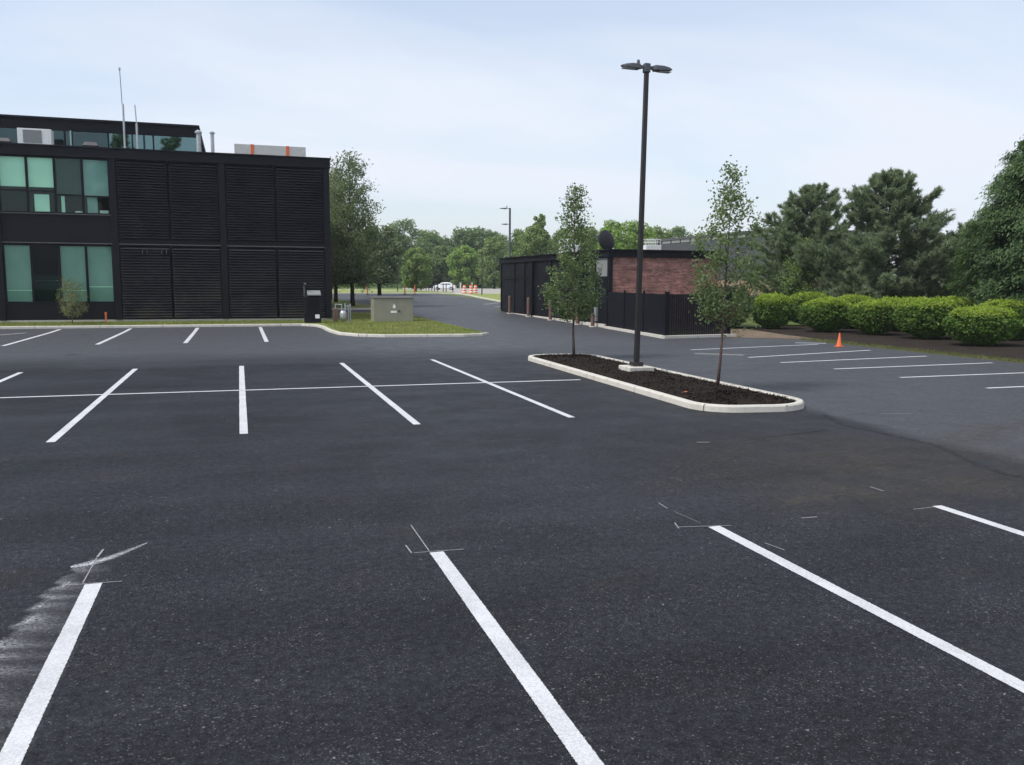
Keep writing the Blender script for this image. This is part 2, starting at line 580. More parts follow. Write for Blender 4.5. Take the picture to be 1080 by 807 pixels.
class MB:
    def __init__(s):
        s.v, s.f = [], []

    def add(s, vs, fs):
        n = len(s.v)
        s.v += [tuple(q) for q in vs]
        s.f += [tuple(n + i for i in q) for q in fs]
        return s

    def box(s, x0, x1, y0, y1, z0, z1):
        vs = [(x, y, z) for z in (z0, z1) for y in (y0, y1) for x in (x0, x1)]
        return s.add(vs, [(0, 2, 3, 1), (4, 5, 7, 6), (0, 1, 5, 4), (2, 6, 7, 3), (0, 4, 6, 2), (1, 3, 7, 5)])

    def prism(s, poly, z0, z1):
        n = len(poly)
        vs = [(x, y, z0) for x, y in poly] + [(x, y, z1) for x, y in poly]
        fs = [tuple(range(n - 1, -1, -1)), tuple(range(n, 2 * n))]
        fs += [(i, (i + 1) % n, n + (i + 1) % n, n + i) for i in range(n)]
        return s.add(vs, fs)

    def tube(s, pts, radii, n=8, cap=True):
        pts = [Vector(p) for p in pts]
        if isinstance(radii, (int, float)):
            radii = [radii] * len(pts)
        vs, fs = [], []
        prev = None
        for i, p in enumerate(pts):
            d = (pts[min(i + 1, len(pts) - 1)] - pts[max(i - 1, 0)])
            d = d.normalized() if d.length > 1e-9 else Vector((0, 0, 1))
            if prev is None:
                a = d.orthogonal().normalized()
            else:
                a = prev - d * prev.dot(d)
                a = a.normalized() if a.length > 1e-6 else d.orthogonal().normalized()
            prev = a
            b = d.cross(a)
            for k in range(n):
                w = 2 * PI * k / n
                vs.append(p + (a * math.cos(w) + b * math.sin(w)) * radii[i])
        for i in range(len(pts) - 1):
            for k in range(n):
                k2 = (k + 1) % n
                fs.append((i * n + k, i * n + k2, (i + 1) * n + k2, (i + 1) * n + k))
        if cap:
            fs.append(tuple(range(n - 1, -1, -1)))
            fs.append(tuple((len(pts) - 1) * n + k for k in range(n)))
        return s.add(vs, fs)

    def lathe(s, prof, n=20, c=(0, 0, 0)):
        vs, fs = [], []
        for r, z in prof:
            for k in range(n):
                w = 2 * PI * k / n
                vs.append((c[0] + r * math.cos(w), c[1] + r * math.sin(w), c[2] + z))
        for i in range(len(prof) - 1):
            for k in range(n):
                k2 = (k + 1) % n
                fs.append((i * n + k, i * n + k2, (i + 1) * n + k2, (i + 1) * n + k))
        fs.append(tuple(range(n - 1, -1, -1)))
        fs.append(tuple((len(prof) - 1) * n + k for k in range(n)))
        return s.add(vs, fs)

    def build(s, name, m, parent=None, bevel=0., smooth=False):
        me = bpy.data.meshes.new(name)
        me.from_pydata(s.v, [], s.f)
        me.validate()
        if m:
            me.materials.append(m)
        if smooth:
            for p in me.polygons:
                p.use_smooth = True
        o = bpy.data.objects.new(name, me)
        link(o, parent)
        if bevel:
            bv = o.modifiers.new('bevel', 'BEVEL')
            bv.width = bevel
            bv.segments = 2
            bv.limit_method = 'ANGLE'
        return o


def sheet(name, poly, m, dz=0., label=None, kind='structure', parent=None):
    """A flat polygon laid on the terrain profile, cut where the profile bends."""
    bm = bmesh.new()
    f = bm.faces.new([bm.verts.new((x, y, 0)) for x, y in poly])
    for ky in KY[1:-1]:
        bmesh.ops.bisect_plane(bm, geom=bm.verts[:] + bm.edges[:] + bm.faces[:], plane_co=(0, ky, 0), plane_no=(0, 1, 0))
    for v in bm.verts:
        v.co.z = tz(v.co.y) + dz
    bmesh.ops.recalc_face_normals(bm, faces=bm.faces[:])
    if sum(fc.normal.z for fc in bm.faces) < 0:
        bmesh.ops.reverse_faces(bm, faces=bm.faces[:])
    me = bpy.data.meshes.new(name)
    bm.to_mesh(me)
    bm.free()
    me.materials.append(m)
    o = bpy.data.objects.new(name, me)
    link(o, parent)
    tag(o, label, None, None, kind)
    return o


def round_poly(poly, radii, seg=6):
    out = []
    n = len(poly)
    for i in range(n):
        p = Vector(poly[i])
        a = Vector(poly[i - 1]) - p
        b = Vector(poly[(i + 1) % n]) - p
        r = radii[i] if not isinstance(radii, (int, float)) else radii
        if r <= 0:
            out.append(tuple(p))
            continue
        an, bn = a.normalized(), b.normalized()
        half = math.acos(max(-1, min(1, an.dot(bn)))) / 2
        d = min(r / math.tan(half), a.length * .48, b.length * .48)
        rr = d * math.tan(half)
        c = p + (an + bn).normalized() * (rr / math.sin(half))
        s0, s1 = p + an * d - c, p + bn * d - c
        a0 = math.atan2(s0.y, s0.x)
        da = math.atan2(s0.x * s1.y - s0.y * s1.x, s0.dot(s1))
        for k in range(seg + 1):
            w = a0 + da * k / seg
            out.append((c.x + rr * math.cos(w), c.y + rr * math.sin(w)))
    return out


def offset_path(path, d, closed):
    """Offset to the left of the direction of travel by d (mitred)."""
    n = len(path)
    out = []
    for i in range(n):
        p = Vector(path[i])
        pa = Vector(path[i - 1]) if (closed or i > 0) else None
        pb = Vector(path[(i + 1) % n]) if (closed or i < n - 1) else None
        ns = []
        for q0, q1 in ((pa, p), (p, pb)):
            if q0 is None or q1 is None:
                continue
            t = (q1 - q0)
            if t.length < 1e-6:
                continue
            t.normalize()
            ns.append(Vector((-t.y, t.x)))
        m = sum(ns, Vector((0, 0)))
        m.normalize()
        k = d / max(.35, m.dot(ns[0]))
        out.append(tuple(p + m * k))
    return out


def dense(path, closed, step=4.0):
    out = []
    n = len(path)
    for i in range(n if closed else n - 1):
        a, b = Vector(path[i]), Vector(path[(i + 1) % n])
        k = max(1, int((b - a).length / step))
        for j in range(k):
            out.append(tuple(a.lerp(b, j / k)))
    if not closed:
        out.append(path[-1])
    return out


def kerb_mesh(path, closed, width=.15, h=.13, foot=-.05):
    path = dense(path, closed)
    prof = [(0, foot), (.008, h - .03), (.03, h), (width - .02, h), (width, h - .02), (width, foot)]
    rows = [offset_path(path, d, closed) for d, _ in prof]
    n = len(path)
    mb = MB()
    vs, fs = [], []
    for i in range(n):
        for j, (d, z) in enumerate(prof):
            x, y = rows[j][i]
            vs.append((x, y, z + tz(y)))
    k = len(prof)
    for i in range(n if closed else n - 1):
        i2 = (i + 1) % n
        for j in range(k - 1):
            fs.append((i * k + j, i2 * k + j, i2 * k + j + 1, i * k + j + 1))
    mb.add(vs, fs)
    if not closed:
        mb.f.append(tuple(range(k)))
        mb.f.append(tuple((n - 1) * k + j for j in range(k - 1, -1, -1)))
    return mb


# ------------------------------------------------------------------ foliage helpers
def quad_mesh(name, V, m, parent=None, extra_mats=None):
    """V: (n,4,3) array of quads -> one mesh object."""
    n = len(V)
    me = bpy.data.meshes.new(name)
    me.vertices.add(n * 4)
    me.vertices.foreach_set('co', np.ascontiguousarray(V, dtype=np.float32).ravel())
    me.loops.add(n * 4)
    me.loops.foreach_set('vertex_index', np.arange(n * 4, dtype=np.int32))
    me.polygons.add(n)
    me.polygons.foreach_set('loop_start', np.arange(0, n * 4, 4, dtype=np.int32))
    me.polygons.foreach_set('loop_total', np.full(n, 4, dtype=np.int32))
    me.update(calc_edges=True)
    me.materials.append(m)
    o = bpy.data.objects.new(name, me)
    link(o, parent)
    return o


def nrm(a):
    return a / np.maximum(1e-9, np.linalg.norm(a, axis=-1, keepdims=True))


def leaf_quads(R, P, L, W, normal=None, nw=0., tang=None, tw=0., upb=.25, fold=.12):
    """One folded, pointed leaf per point. R: generator, L/W: length/width scalars."""
    n = len(P)
    nv = R.normal(size=(n, 3))
    nv[:, 2] += upb * 2
    if normal is not None:
        nv = nrm(nv) * (1 - nw) + nrm(normal) * nw
    nv = nrm(nv)
    tv = R.normal(size=(n, 3))
    if tang is not None:
        tv = nrm(tv) * (1 - tw) + nrm(tang) * tw
    tv = nrm(tv - nv * (tv * nv).sum(1, keepdims=True))
    sv = np.cross(nv, tv)
    l = L * R.uniform(.65, 1.3, (n, 1))
    w = W * R.uniform(.7, 1.25, (n, 1))
    a = P - tv * l * .5
    b = P + sv * w * .5 + nv * w * fold + tv * l * .05
    c = P + tv * l * .5
    d = P - sv * w * .5 + nv * w * fold + tv * l * .05
    return np.stack([a, b, c, d], 1)


def bez(p0, p1, p2, k):
    return [p0 * (1 - s) ** 2 + p1 * 2 * s * (1 - s) + p2 * s * s for s in np.linspace(0, 1, k)]


def limb_tree(name, label, cat, x, y, H, clear, prof, nlimb, nleaf, leaf, trunk_r, seed, mleaf, mbark, z=None, lean=(0, 0),
              rise=.9, clump=.12, group=None, twigs=7, upw=.75, thin_low=0., leafdir=.3):
    """Trunk, ascending limbs, twigs, and leaves clustered along the twigs."""
    R = np.random.default_rng(seed)
    zb = tz(y) if z is None else z
    root = thing(name, label, cat, (x, y, zb), 0, group)
    tr = MB()
    zs = np.linspace(0, H * .97, 9)
    wob = np.cumsum(R.normal(0, .012 * H / 5, (9, 2)), 0)
    axis = np.stack([lean[0] * zs / H + wob[:, 0], lean[1] * zs / H + wob[:, 1], zs], 1)
    axis[0, :2] = 0
    rr = [trunk_r * (1.25 if i == 0 else 1) * max(.12, 1 - .92 * zq / H) for i, zq in enumerate(zs)]
    axis[0, 2] = -.06
    tr.tube(axis, rr, 8)

    def ax(zq):
        return np.array([np.interp(zq, zs, axis[:, 0]), np.interp(zq, zs, axis[:, 1]), zq])
    pt = [p[0] for p in prof]
    pr = [p[1] for p in prof]
    cents, wts, dirs = [], [], []
    ts = np.linspace(pt[0], .97, nlimb) + R.normal(0, .012, nlimb)
    for i, t in enumerate(ts):
        r = np.interp(t, pt, pr) * R.uniform(.72, 1.08)
        az = i * 2.39996 + R.normal(0, .3)
        ze = t * H
        z0 = max(clear * R.uniform(.92, 1.05), ze - r * rise * R.uniform(.8, 1.3))
        z0 = min(z0, H * .93)
        p0 = ax(z0)
        p2 = ax(min(ze, H * .97)) + np.array([math.cos(az) * r, math.sin(az) * r, 0])
        p2[2] = max(ze, z0 - .2)
        p1 = p0 + (p2 - p0) * .55 + np.array([0, 0, -(p2[2] - p0[2]) * .12]) + R.normal(0, .04 * r, 3)
        pts = bez(p0, p1, p2, 6)
        r0 = min(trunk_r * .5, trunk_r * (.16 + .22 * r / max(pr)) * (1.2 - t * .7))
        tr.tube(pts, [r0 * (1 - .8 * q) for q in np.linspace(0, 1, 6)], 5, False)
        for k in range(twigs):
            s = R.uniform(.28, 1.0)
            q = np.array(bez(p0, p1, p2, 21)[int(s * 20)])
            ln = max(.12 * max(pr), .38 * r * (1.15 - .5 * s)) * R.uniform(.5, 1.1)
            dv = nrm(R.normal(size=3) + np.array([math.cos(az) * .6, math.sin(az) * .6, upw]))
            e = q + dv * ln
            tr.tube([q, (q + e) / 2 + R.normal(0, ln * .06, 3), e], [r0 * .32, r0 * .22, r0 * .1], 3, False)
            wl = (1.0 - thin_low * max(0, 1 - (t - pt[0]) / .22))
            for q2 in (.45, .75, 1.0):
                cents.append(q + (e - q) * q2)
                wts.append(ln * wl * (.6 + .4 * q2))
                dirs.append(dv)
    cents.append(ax(H * .97)); wts.append(np.mean(wts) * 2); dirs.append(np.array([0, 0, 1.]))
    cents = np.array(cents); wts = np.array(wts); dirs = np.array(dirs)
    idx = R.choice(len(cents), nleaf, p=wts / wts.sum())
    P = cents[idx] + R.normal(0, clump, (nleaf, 3)) * np.array([1, 1, .85])
    P[:, 2] = np.maximum(P[:, 2], .15)
    Q = leaf_quads(R, P, leaf, leaf * .58, tang=dirs[idx], tw=leafdir)
    tr.build('trunk', mbark, root, smooth=True)
    quad_mesh('crown', Q, mleaf, root)
    return root


def lobe_tree(name, label, cat, x, y, H, R0, zlow, nlobe, nleaf, leaf, seed, mleaf, mbark, group=None, taper=.35, trunk_r=.25, zb=None):
    """A big distant broadleaf: many leafy lobes of unequal size round a trunk with limbs."""
    R = np.random.default_rng(seed)
    root = thing(name, label, cat, (x, y, tz(y) if zb is None else zb), 0, group)
    tr = MB()
    tr.tube([(0, 0, -.1), (R.normal(0, .15), R.normal(0, .15), H * .4), (R.normal(0, .3), R.normal(0, .3), H * .86)],
            [trunk_r, trunk_r * .7, trunk_r * .15], 7)
    c, s = [], []
    for i in range(nlobe):
        t = (i + R.uniform(0, 1)) / nlobe
        zc = zlow + (H - zlow) * (.06 + .88 * t)
        env = R0 * (.12 + .88 * math.sin(PI * (.14 + .80 * t)) ** .75)
        az = i * 2.39996 + R.normal(0, .5)
        rr = env * math.sqrt(R.uniform(.05, .62))
        c.append((math.cos(az) * rr, math.sin(az) * rr, zc))
        s.append(R0 * R.uniform(.24, .44) * (1.0 - .35 * t))
        if i % 2 == 0:
            tr.tube([(0, 0, max(zlow * .6, zc - rr * 1.1)), (c[-1][0] * .6, c[-1][1] * .6, zc - rr * .3), c[-1]],
                    [trunk_r * .3, trunk_r * .2, trunk_r * .06], 4, False)
    c = np.array(c); s = np.array(s)
    w = s ** 2
    idx = R.choice(nlobe, nleaf, p=w / w.sum())
    d = nrm(R.normal(size=(nleaf, 3)))
    rad_ = np.cbrt(R.uniform(.15, 1.0, (nleaf, 1))) * np.exp(R.normal(0, .10, (nleaf, 1)))
    P = c[idx] + d * rad_ * s[idx][:, None] * np.array([1, 1, .8])
    P[:, 2] = np.maximum(P[:, 2], .3)
    Q = leaf_quads(R, P, leaf, leaf * .7, normal=d, nw=.45, upb=.35)
    tr.build('trunk', mbark, root, smooth=True)
    quad_mesh('crown', Q, mleaf, root)
    return root


def pine_tree(name, label, x, y, H, R0, seed, nlimb=110, tuft=16, group=None, prof=None, needle=.2):
    """Whorled limbs that sweep up at the ends; each carries side shoots, each shoot a bottle-brush of needles."""
    R = np.random.default_rng(seed)
    root = thing(name, label, 'tree', (x, y, tz(y)), 0, group)
    tr = MB()
    tr.tube([(0, 0, -.1), (.05, 0, H * .5), (0, .05, H * .97)], [.19, .12, .02], 8)
    cent, dirs = [], []
    for i in range(nlimb):
        t = min(.985, .02 + .97 * (i / nlimb) ** .95 + R.normal(0, .01))
        r = R0 * np.interp(t, [p[0] for p in prof], [p[1] for p in prof]) * R.uniform(.5, 1.15)
        az = i * 2.39996 + R.normal(0, .4)
        rad_v = np.array([math.cos(az), math.sin(az), 0])
        side0 = np.array([-math.sin(az), math.cos(az), 0])
        lift = .12 + .55 * t
        p0 = np.array([0, 0, max(.15, t * H - r * lift * .5)])
        p2 = p0 + rad_v * r + np.array([0, 0, r * lift + .2])
        p1 = p0 + (p2 - p0) * .6 - np.array([0, 0, r * .14])
        pts = bez(p0, p1, p2, 6)
        tr.tube(pts, [.045 * (1 - .8 * q) * (1.2 - t) for q in np.linspace(0, 1, 6)], 4, False)
        fine = np.array(bez(p0, p1, p2, 31))
        nb = int(12 + 22 * r / R0)
        for k in range(nb):
            s = R.uniform(.12, 1.0) ** .75
            q = fine[int(s * 30)]
            dv = nrm(side0 * R.normal(0, .8) + rad_v * R.uniform(.0, 1) + np.array([0, 0, R.uniform(.1, 1.1)]))
            ln = R.uniform(.25, .85) * (1.2 - .5 * s) * min(1, .15 + 1.1 * r / R0)
            e = q + dv * ln
            tr.tube([q, e], [.012, .005], 3, False)
            for q2 in (.3, .55, .8, 1.0):
                cent.append(q + (e - q) * q2)
                dirs.append(dv)
    for k in range(9):
        t = R.uniform(.84, 1.0)
        az = R.uniform(0, 6.28)
        q = np.array([math.cos(az) * R0 * .5 * (1.04 - t), math.sin(az) * R0 * .5 * (1.04 - t), H * t])
        for j in range(5):
            cent.append(q + np.array([0, 0, j * .09]))
            dirs.append(np.array([0, 0, 1.]))
    cent = np.array(cent); dirs = np.array(dirs)
    P = np.repeat(cent, tuft, 0)
    D = np.repeat(dirs, tuft, 0)
    d = nrm(R.normal(size=P.shape) * .75 + D * .8 + np.array([0, 0, .15]))
    n = len(P)
    l = needle * R.uniform(.7, 1.25, (n, 1))
    sv = nrm(np.cross(d, R.normal(size=(n, 3))))
    w = .016
    P = P + R.normal(0, .035, P.shape)
    Q = np.stack([P - sv * w, P + sv * w, P + d * l + sv * w * .3, P + d * l - sv * w * .3], 1)
    tr.build('trunk', M['bark_dark'], root, smooth=True)
    quad_mesh('crown', Q, M['needle'], root)
    return root


def spray_tree(name, label, x, y, H, R0, seed, n=150000, m=None, leaf=.2):
    """A dense conifer clothed to the ground in drooping flat sprays, in overlapping shelves."""
    R = np.random.default_rng(seed)
    root = thing(name, label, 'tree', (x, y, tz(y)))
    tr = MB()
    tr.tube([(0, 0, -.1), (0, 0, H * .5), (0, 0, H * .98)], [.28, .18, .02], 8)
    nb = 900
    t = R.uniform(.0, 1, nb) ** 1.1
    az = R.uniform(0, 2 * PI, nb)
    env = R0 * np.interp(t, [0, .1, .3, .5, .7, .85, .95, 1], [.80, .92, 1, .95, .78, .5, .22, .05])
    env *= 1 + .05 * np.sin(3 * az + 7 * t) + .04 * np.sin(5 * az - 11 * t)
    br = env * np.where(R.uniform(0, 1, nb) < .7, R.uniform(.86, 1.06, nb), R.uniform(.5, .86, nb))
    bc = np.stack([np.cos(az) * br, np.sin(az) * br, .15 + t * (H - .15)], 1)
    for i in range(0, nb, 7):
        p0 = np.array([0, 0, min(H * .95, bc[i, 2] + .2 * br[i] * .6)])
        tr.tube([p0, (p0 + bc[i]) / 2 + np.array([0, 0, .15]), bc[i]], [.04, .025, .008], 4, False)
    size = .26 + .36 * env / R0
    idx = R.integers(0, nb, n)
    out = np.stack([np.cos(az), np.sin(az), np.zeros(nb)], 1)[idx]
    sd = np.stack([-np.sin(az), np.cos(az), np.zeros(nb)], 1)[idx]
    a = R.normal(0, .42, (n, 1)) * size[idx][:, None]
    b = R.normal(0, .62, (n, 1)) * size[idx][:, None]
    c = R.normal(0, .15, (n, 1))
    P = bc[idx] + out * a + sd * b + np.array([0, 0, 1.]) * (c - .6 * np.abs(a) * (a > 0) - .25 * np.abs(b))
    P[:, 2] = np.clip(P[:, 2], .05, H)
    tang = out * .6 + np.array([0, 0, -.7]) + R.normal(0, .4, (n, 3))
    nv = out * .7 + np.array([0, 0, .7]) + R.normal(0, .35, (n, 3))
    Q = leaf_quads(R, P, leaf, leaf * .32, normal=nv, nw=.75, tang=tang, tw=.75, upb=.2, fold=.1)
    # older growth further in, in larger sprays
    k = n // 5
    i2 = R.integers(0, nb, k)
    P2 = bc[i2] * np.array([1, 1, 1]) * np.concatenate([np.repeat(R.uniform(.45, .9, (k, 1)), 2, 1), np.ones((k, 1))], 1) + R.normal(0, .22, (k, 3))
    P2[:, 2] = np.clip(P2[:, 2], .05, H)
    Q = np.concatenate([Q, leaf_quads(R, P2, leaf * 2.0, leaf * .9, upb=.2)])
    tr.build('trunk', M['bark_dark'], root, smooth=True)
    quad_mesh('crown', Q, m or M['needle_dark'], root)
    return root


def clipped_shrub(label, x, y, rx, ry, h, seed, group, n=15000, z0=.12, leaf=.085, lime=True, mleaf=None, cat='shrub', name='clipped_shrub', rz=0.):
    R = np.random.default_rng(seed)
    root = thing(name, label, cat, (x, y, tz(y)), rz, group)
    ph = R.uniform(0, 6.28, 12)
    hc = (h - z0) * .48

    def radius(d):
        # superellipsoid, flattened on top, lumpy as a hand-clipped shrub is
        p = 2.7
        s = (np.abs(d[:, 0]) ** p + np.abs(d[:, 1]) ** p + np.abs(d[:, 2]) ** p) ** (-1 / p)
        az = np.arctan2(d[:, 1], d[:, 0])
        lump = 1 + .05 * np.sin(3 * az + ph[0]) + .045 * np.sin(5 * az + ph[1] + 2 * d[:, 2]) + .03 * np.sin(9 * d[:, 2] + ph[2] + 2 * az) \
            + .025 * np.sin(13 * az + ph[3] + 7 * d[:, 2])
        return s * lump
    ax = np.array([rx, ry, hc])
    off = np.array([0, 0, z0 + hc])

    def undercut(P):
        low = np.clip((P[:, 2] - z0) / (h * .5), 0, 1)
        P[:, :2] *= (.68 + .32 * low ** .65)[:, None]
        P[:, 2] = np.maximum(P[:, 2], .04)
        return P
    # leafy shoots: clusters of leaves standing out of the clipped surface by uneven amounts
    nc = n // 11
    dc = nrm(R.normal(size=(nc, 3)))
    dep = 1.02 - np.abs(R.normal(0, .075, (nc, 1)))
    C = dc * radius(dc)[:, None] * dep * ax + off
    idx = np.repeat(np.arange(nc), 11)
    P = C[idx] + R.normal(0, .062, (len(idx), 3)) * np.array([1.25, 1.25, .6])
    P = undercut(P)
    nv = (dc / ax)[idx]
    Q = leaf_quads(R, P, leaf, leaf * .52, normal=nv * np.array([.5, .5, 1]), nw=.3, upb=.7, tang=nv, tw=.45)
    # twiggy inside, sparse leaves
    di = nrm(R.normal(size=(n // 5, 3)))
    Pi = undercut(di * radius(di)[:, None] * R.uniform(.55, .88, (len(di), 1)) * ax + off)
    Q = np.concatenate([Q, leaf_quads(R, Pi, leaf * 1.4, leaf, upb=.1)])
    quad_mesh('foliage', Q, mleaf or M['leaf_shrub'], root)
    if lime:
        # this year's pale shoots stand up from the clipped top and shoulders
        d2 = nrm(R.normal(size=(n, 3)))
        C2 = d2 * radius(d2)[:, None] * ax + off
        keep = C2[:, 2] > h * R.normal(.87, .055, len(C2))
        C2, d2 = C2[keep][:n // 10], d2[keep][:n // 10]
        i2 = np.repeat(np.arange(len(C2)), 7)
        P2 = C2[i2] + R.normal(0, .04, (len(i2), 3)) * np.array([1, 1, .5])
        P2[:, 2] += R.exponential(.028, len(P2))
        Q2 = leaf_quads(R, P2, leaf * .85, leaf * .4, tang=np.tile([0, 0, 1.], (len(P2), 1)) + d2[i2] * .6, tw=.5, upb=.4)
        quad_mesh('new_growth', Q2, M['leaf_lime'], root)
    tr = MB()
    for k in range(7):
        a = R.uniform(0, 6.28)
        q = R.uniform(.25, .6)
        tr.tube([(math.cos(a) * .08, math.sin(a) * .08, -.05), (math.cos(a) * rx * q * .5, math.sin(a) * ry * q * .5, h * .3),
                 (math.cos(a) * rx * q, math.sin(a) * ry * q, h * .6)], [.035, .025, .012], 5, False)
    tr.build('stem', M['bark_dark'], root)
    return root


# ------------------------------------------------------------------ ground, lot, roads
def ground_sheet():
    ys = [-150, -40, 0, 45, 60, 75, 95, 110, 165, 260, 500, 1500]
    xs = [-700, -100, 0, 100, 300, 900]
    mb = MB()
    for y in ys:
        for x in xs:
            mb.v.append((x, y, tz(y)))
    n = len(xs)
    for i in range(len(ys) - 1):
        for j in range(n - 1):
            mb.f.append((i * n + j, i * n + j + 1, (i + 1) * n + j + 1, (i + 1) * n + j))
    o = mb.build('ground', M['meadow'])
    tag(o, 'wide grassy ground reaching to the trees', None, None, 'structure')


ground_sheet()
sheet('parking_lot', [(-75, -30), (24.0, -30), (24.0, 33.0), (22.6, 33.9), (21.2, 35.2), (19.4, 36.5), (19.4, 66), (24.1, 66), (24.1, 107.2), (-75, 107.2)],
      M['asphalt'], .004, 'dark new asphalt parking lot and driveway')

KH = .13
# strip of lawn in front of the black building, with the bulb around the tan cabinet
bulb = [(-75, 48.35), (3.2, 48.35)] + [(3.9, 47.5), (4.1, 46.0), (4.15, 42.8), (4.35, 40.6), (5.1, 39.1), (6.2, 38.35)] + \
       [(9.8, 38.0), (10.7, 38.2), (11.25, 38.9)]
kerb = kerb_mesh(bulb, False, .18, KH).build('kerb', M['kerb'])
tag(kerb, 'pale concrete kerb in front of the black building and round the tan cabinet', None, None, 'structure')
inner = offset_path(bulb, .176, False)
sheet('lawn', inner + [(11.3, 45.0), (11.15, 50.0), (10.9, 56.0), (10.4, 60.4), (8.9, 61.6), (6.5, 61.6), (5.6, 60.5), (-75, 60.5)], M['lawn'], KH - .025,
      'patchy lawn strip by the black building and the tan cabinet')
# dirt edge along the driveway side of the bulb
R0 = np.random.default_rng(5)
edge = []
for k in range(22):
    yy = 39.4 + k * .98
    edge.append((11.22 - .016 * (yy - 39) - (max(0, yy - 52) * .05) + R0.normal(0, .05), yy))
mbd = MB()
for (xa, ya), (xb, yb) in zip(edge[:-1], edge[1:]):
    mbd.add([(xa + .18, ya, tz(ya) + .008), (xb + .18, yb, tz(yb) + .008), (xb - .35, yb, tz(yb) + KH - .02), (xa - .35, ya, tz(ya) + KH - .02)], [(0, 1, 2, 3)])
o = mbd.build('soil_edge', M['bare_soil'])
tag(o, 'crumbly soil edge of the lawn along the driveway', None, None, 'structure')

# planted strip with the row of trees, beyond the alley
tree_strip = [(-75, 66.9), (9.7, 66.9), (10.9, 68.0), (11.0, 70.5), (10.3, 74.5), (9.6, 82), (9.2, 86), (8.0, 87.0), (-75, 87.0)]
kb = kerb_mesh(tree_strip[:4], False, .18, KH).build('kerb', M['kerb'])
tag(kb, 'pale kerb on the far side of the alley below the street trees', None, None, 'structure')
sheet('lawn', offset_path(tree_strip[:4], .176, False) + tree_strip[4:], M['lawn'], KH - .02, 'grass strip under the row of street trees')

# lawns beyond the crossing road
far_edge = [(-60, 107.2), (24.5, 107.2), (26.0, 106.6), (26.4, 105.0), (25.0, 92.0), (24.3, 80.0), (24.2, 66.0)]
fk = kerb_mesh(far_edge, False, .2, KH).build('kerb', M['kerb'])
tag(fk, 'far pale kerb curving round the end of the driveway', None, None, 'structure')
sheet('lawn', [(-60, 107.4), (24.5, 107.4), (26.6, 108.2), (27.6, 112.0), (30.5, 160), (31, 170), (-60, 170)], M['far_lawn'], KH - .02,
      'bright lawn beyond the far kerb with a pale path')
sheet('lawn', [(26.55, 105.0), (25.2, 92.0), (24.5, 80.0), (24.4, 66.0), (70, 66), (70, 100), (40, 101), (30.5, 103.5)], M['far_lawn'], KH - .02,
      'bright lawn beside the far end of the low black building')
sheet('far_pavement', [(26.7, 107), (30.5, 104.0), (40, 101.5), (75, 100.5), (95, 240), (44, 240), (31.2, 170), (27.8, 112)], M['pale_pave'], .02,
      'pale pavement beyond the driveway')
sheet('footpath', [(12, 166), (20.5, 140), (24.0, 129), (27.9, 119.5), (28.3, 122.5), (25.2, 132), (22.0, 143), (14.5, 166)], M['concrete'], KH - .012,
      'pale concrete path across the far lawn')
sheet('meadow_bank', [(-60, 170.2), (31, 170.2), (44, 240), (95, 240), (140, 300), (-60, 300)], M['meadow'], .03, 'rough green bank in front of the wood')

# right-hand verge: grass strip, mulch under the shrubs, bare soil by the fence
sheet('lawn', [(24.0, -30), (25.1, -30), (25.05, 22), (24.85, 27.5), (24.7, 30.5), (24.1, 33.0), (24.0, 33.0)], M['verge'], .006, 'narrow grass verge beside the right-hand stalls')
sheet('mulch_bed', [(25.1, -30), (60, -30), (60, 43), (27.0, 43), (25.6, 36.0), (24.75, 30.7), (24.85, 27.5), (25.05, 22)], M['brown_mulch'], .016,
      'dark mulch under the row of clipped shrubs')
sheet('bare_soil', [(21.2, 35.25), (22.6, 33.95), (24.05, 33.05), (24.9, 31.5), (25.5, 35.9), (26.9, 43.2), (21.9, 43.2)], M['bare_soil'], .012, 'bare brown soil beside the black fence')


# ------------------------------------------------------------------ painted lines
def paint_strip(name, p0, p1, w, label, m=None, dz=.008, end=None):
    a, b = Vector(p0), Vector(p1)
    t = (b - a).normalized()
    nn = Vector((-t.y, t.x)) * w / 2
    n = max(1, int((b - a).length / .35))
    random.seed(int(abs(p0[0] * 91 + p0[1] * 37) * 10))
    mb = MB()
    vals = []
    for i in range(n + 1):
        c = a.lerp(b, i / n)
        for k in (-1.03, -.80, .80, 1.03):
            q = c + nn * k * (1 + random.uniform(-.03, .03))
            mb.v.append((q.x, q.y, tz(q.y) + dz))
            vals.append(0. if abs(k) > 1 else 1.)
    for i in range(n):
        for j in range(3):
            k = i * 4 + j
            mb.f.append((k, k + 4, k + 5, k + 1))
    o = mb.build(name, m or M['paint'])
    o.data.attributes.new('edge', 'FLOAT', 'POINT').data.foreach_set('value', vals)
    tag(o, label, None, None, 'structure')
    return o


LW = .135
for i, (xx, w) in enumerate(((-4.2, 'out of view at left'), (-1.24, 'nearest at the left edge'), (1.70, 'nearest in the middle of the lot'), (4.67, 'nearest, running to the right edge'), (7.58, 'short at the right edge'), (10.5, 'out of view at right'))):
    paint_strip('parking_line', (xx, 7.65), (xx, 1.2), LW, 'white stall line ' + w)
for i, (xx, ya, yb) in enumerate(((-11.6, 14.7, 26.1), (-8.65, 14.7, 26.1), (-5.74, 14.7, 26.1), (-2.89, 14.72, 26.35), (0.0, 14.66, 26.45), (2.95, 14.8, 26.65), (5.9, 14.78, 27.1))):
    paint_strip('parking_line', (xx, ya), (xx, yb), LW, 'white double stall line in the middle row')
paint_strip('parking_line', (-30, 20.7), (8.4, 20.49), LW * .95, 'long white line crossing the middle row', dz=.012)
for xx in (-14.6, -11.6, -8.6, -5.35, -2.13, 1.02):
    paint_strip('parking_line', (xx, 36.6), (xx, 47.6), .17, 'white stall line in front of the black building')
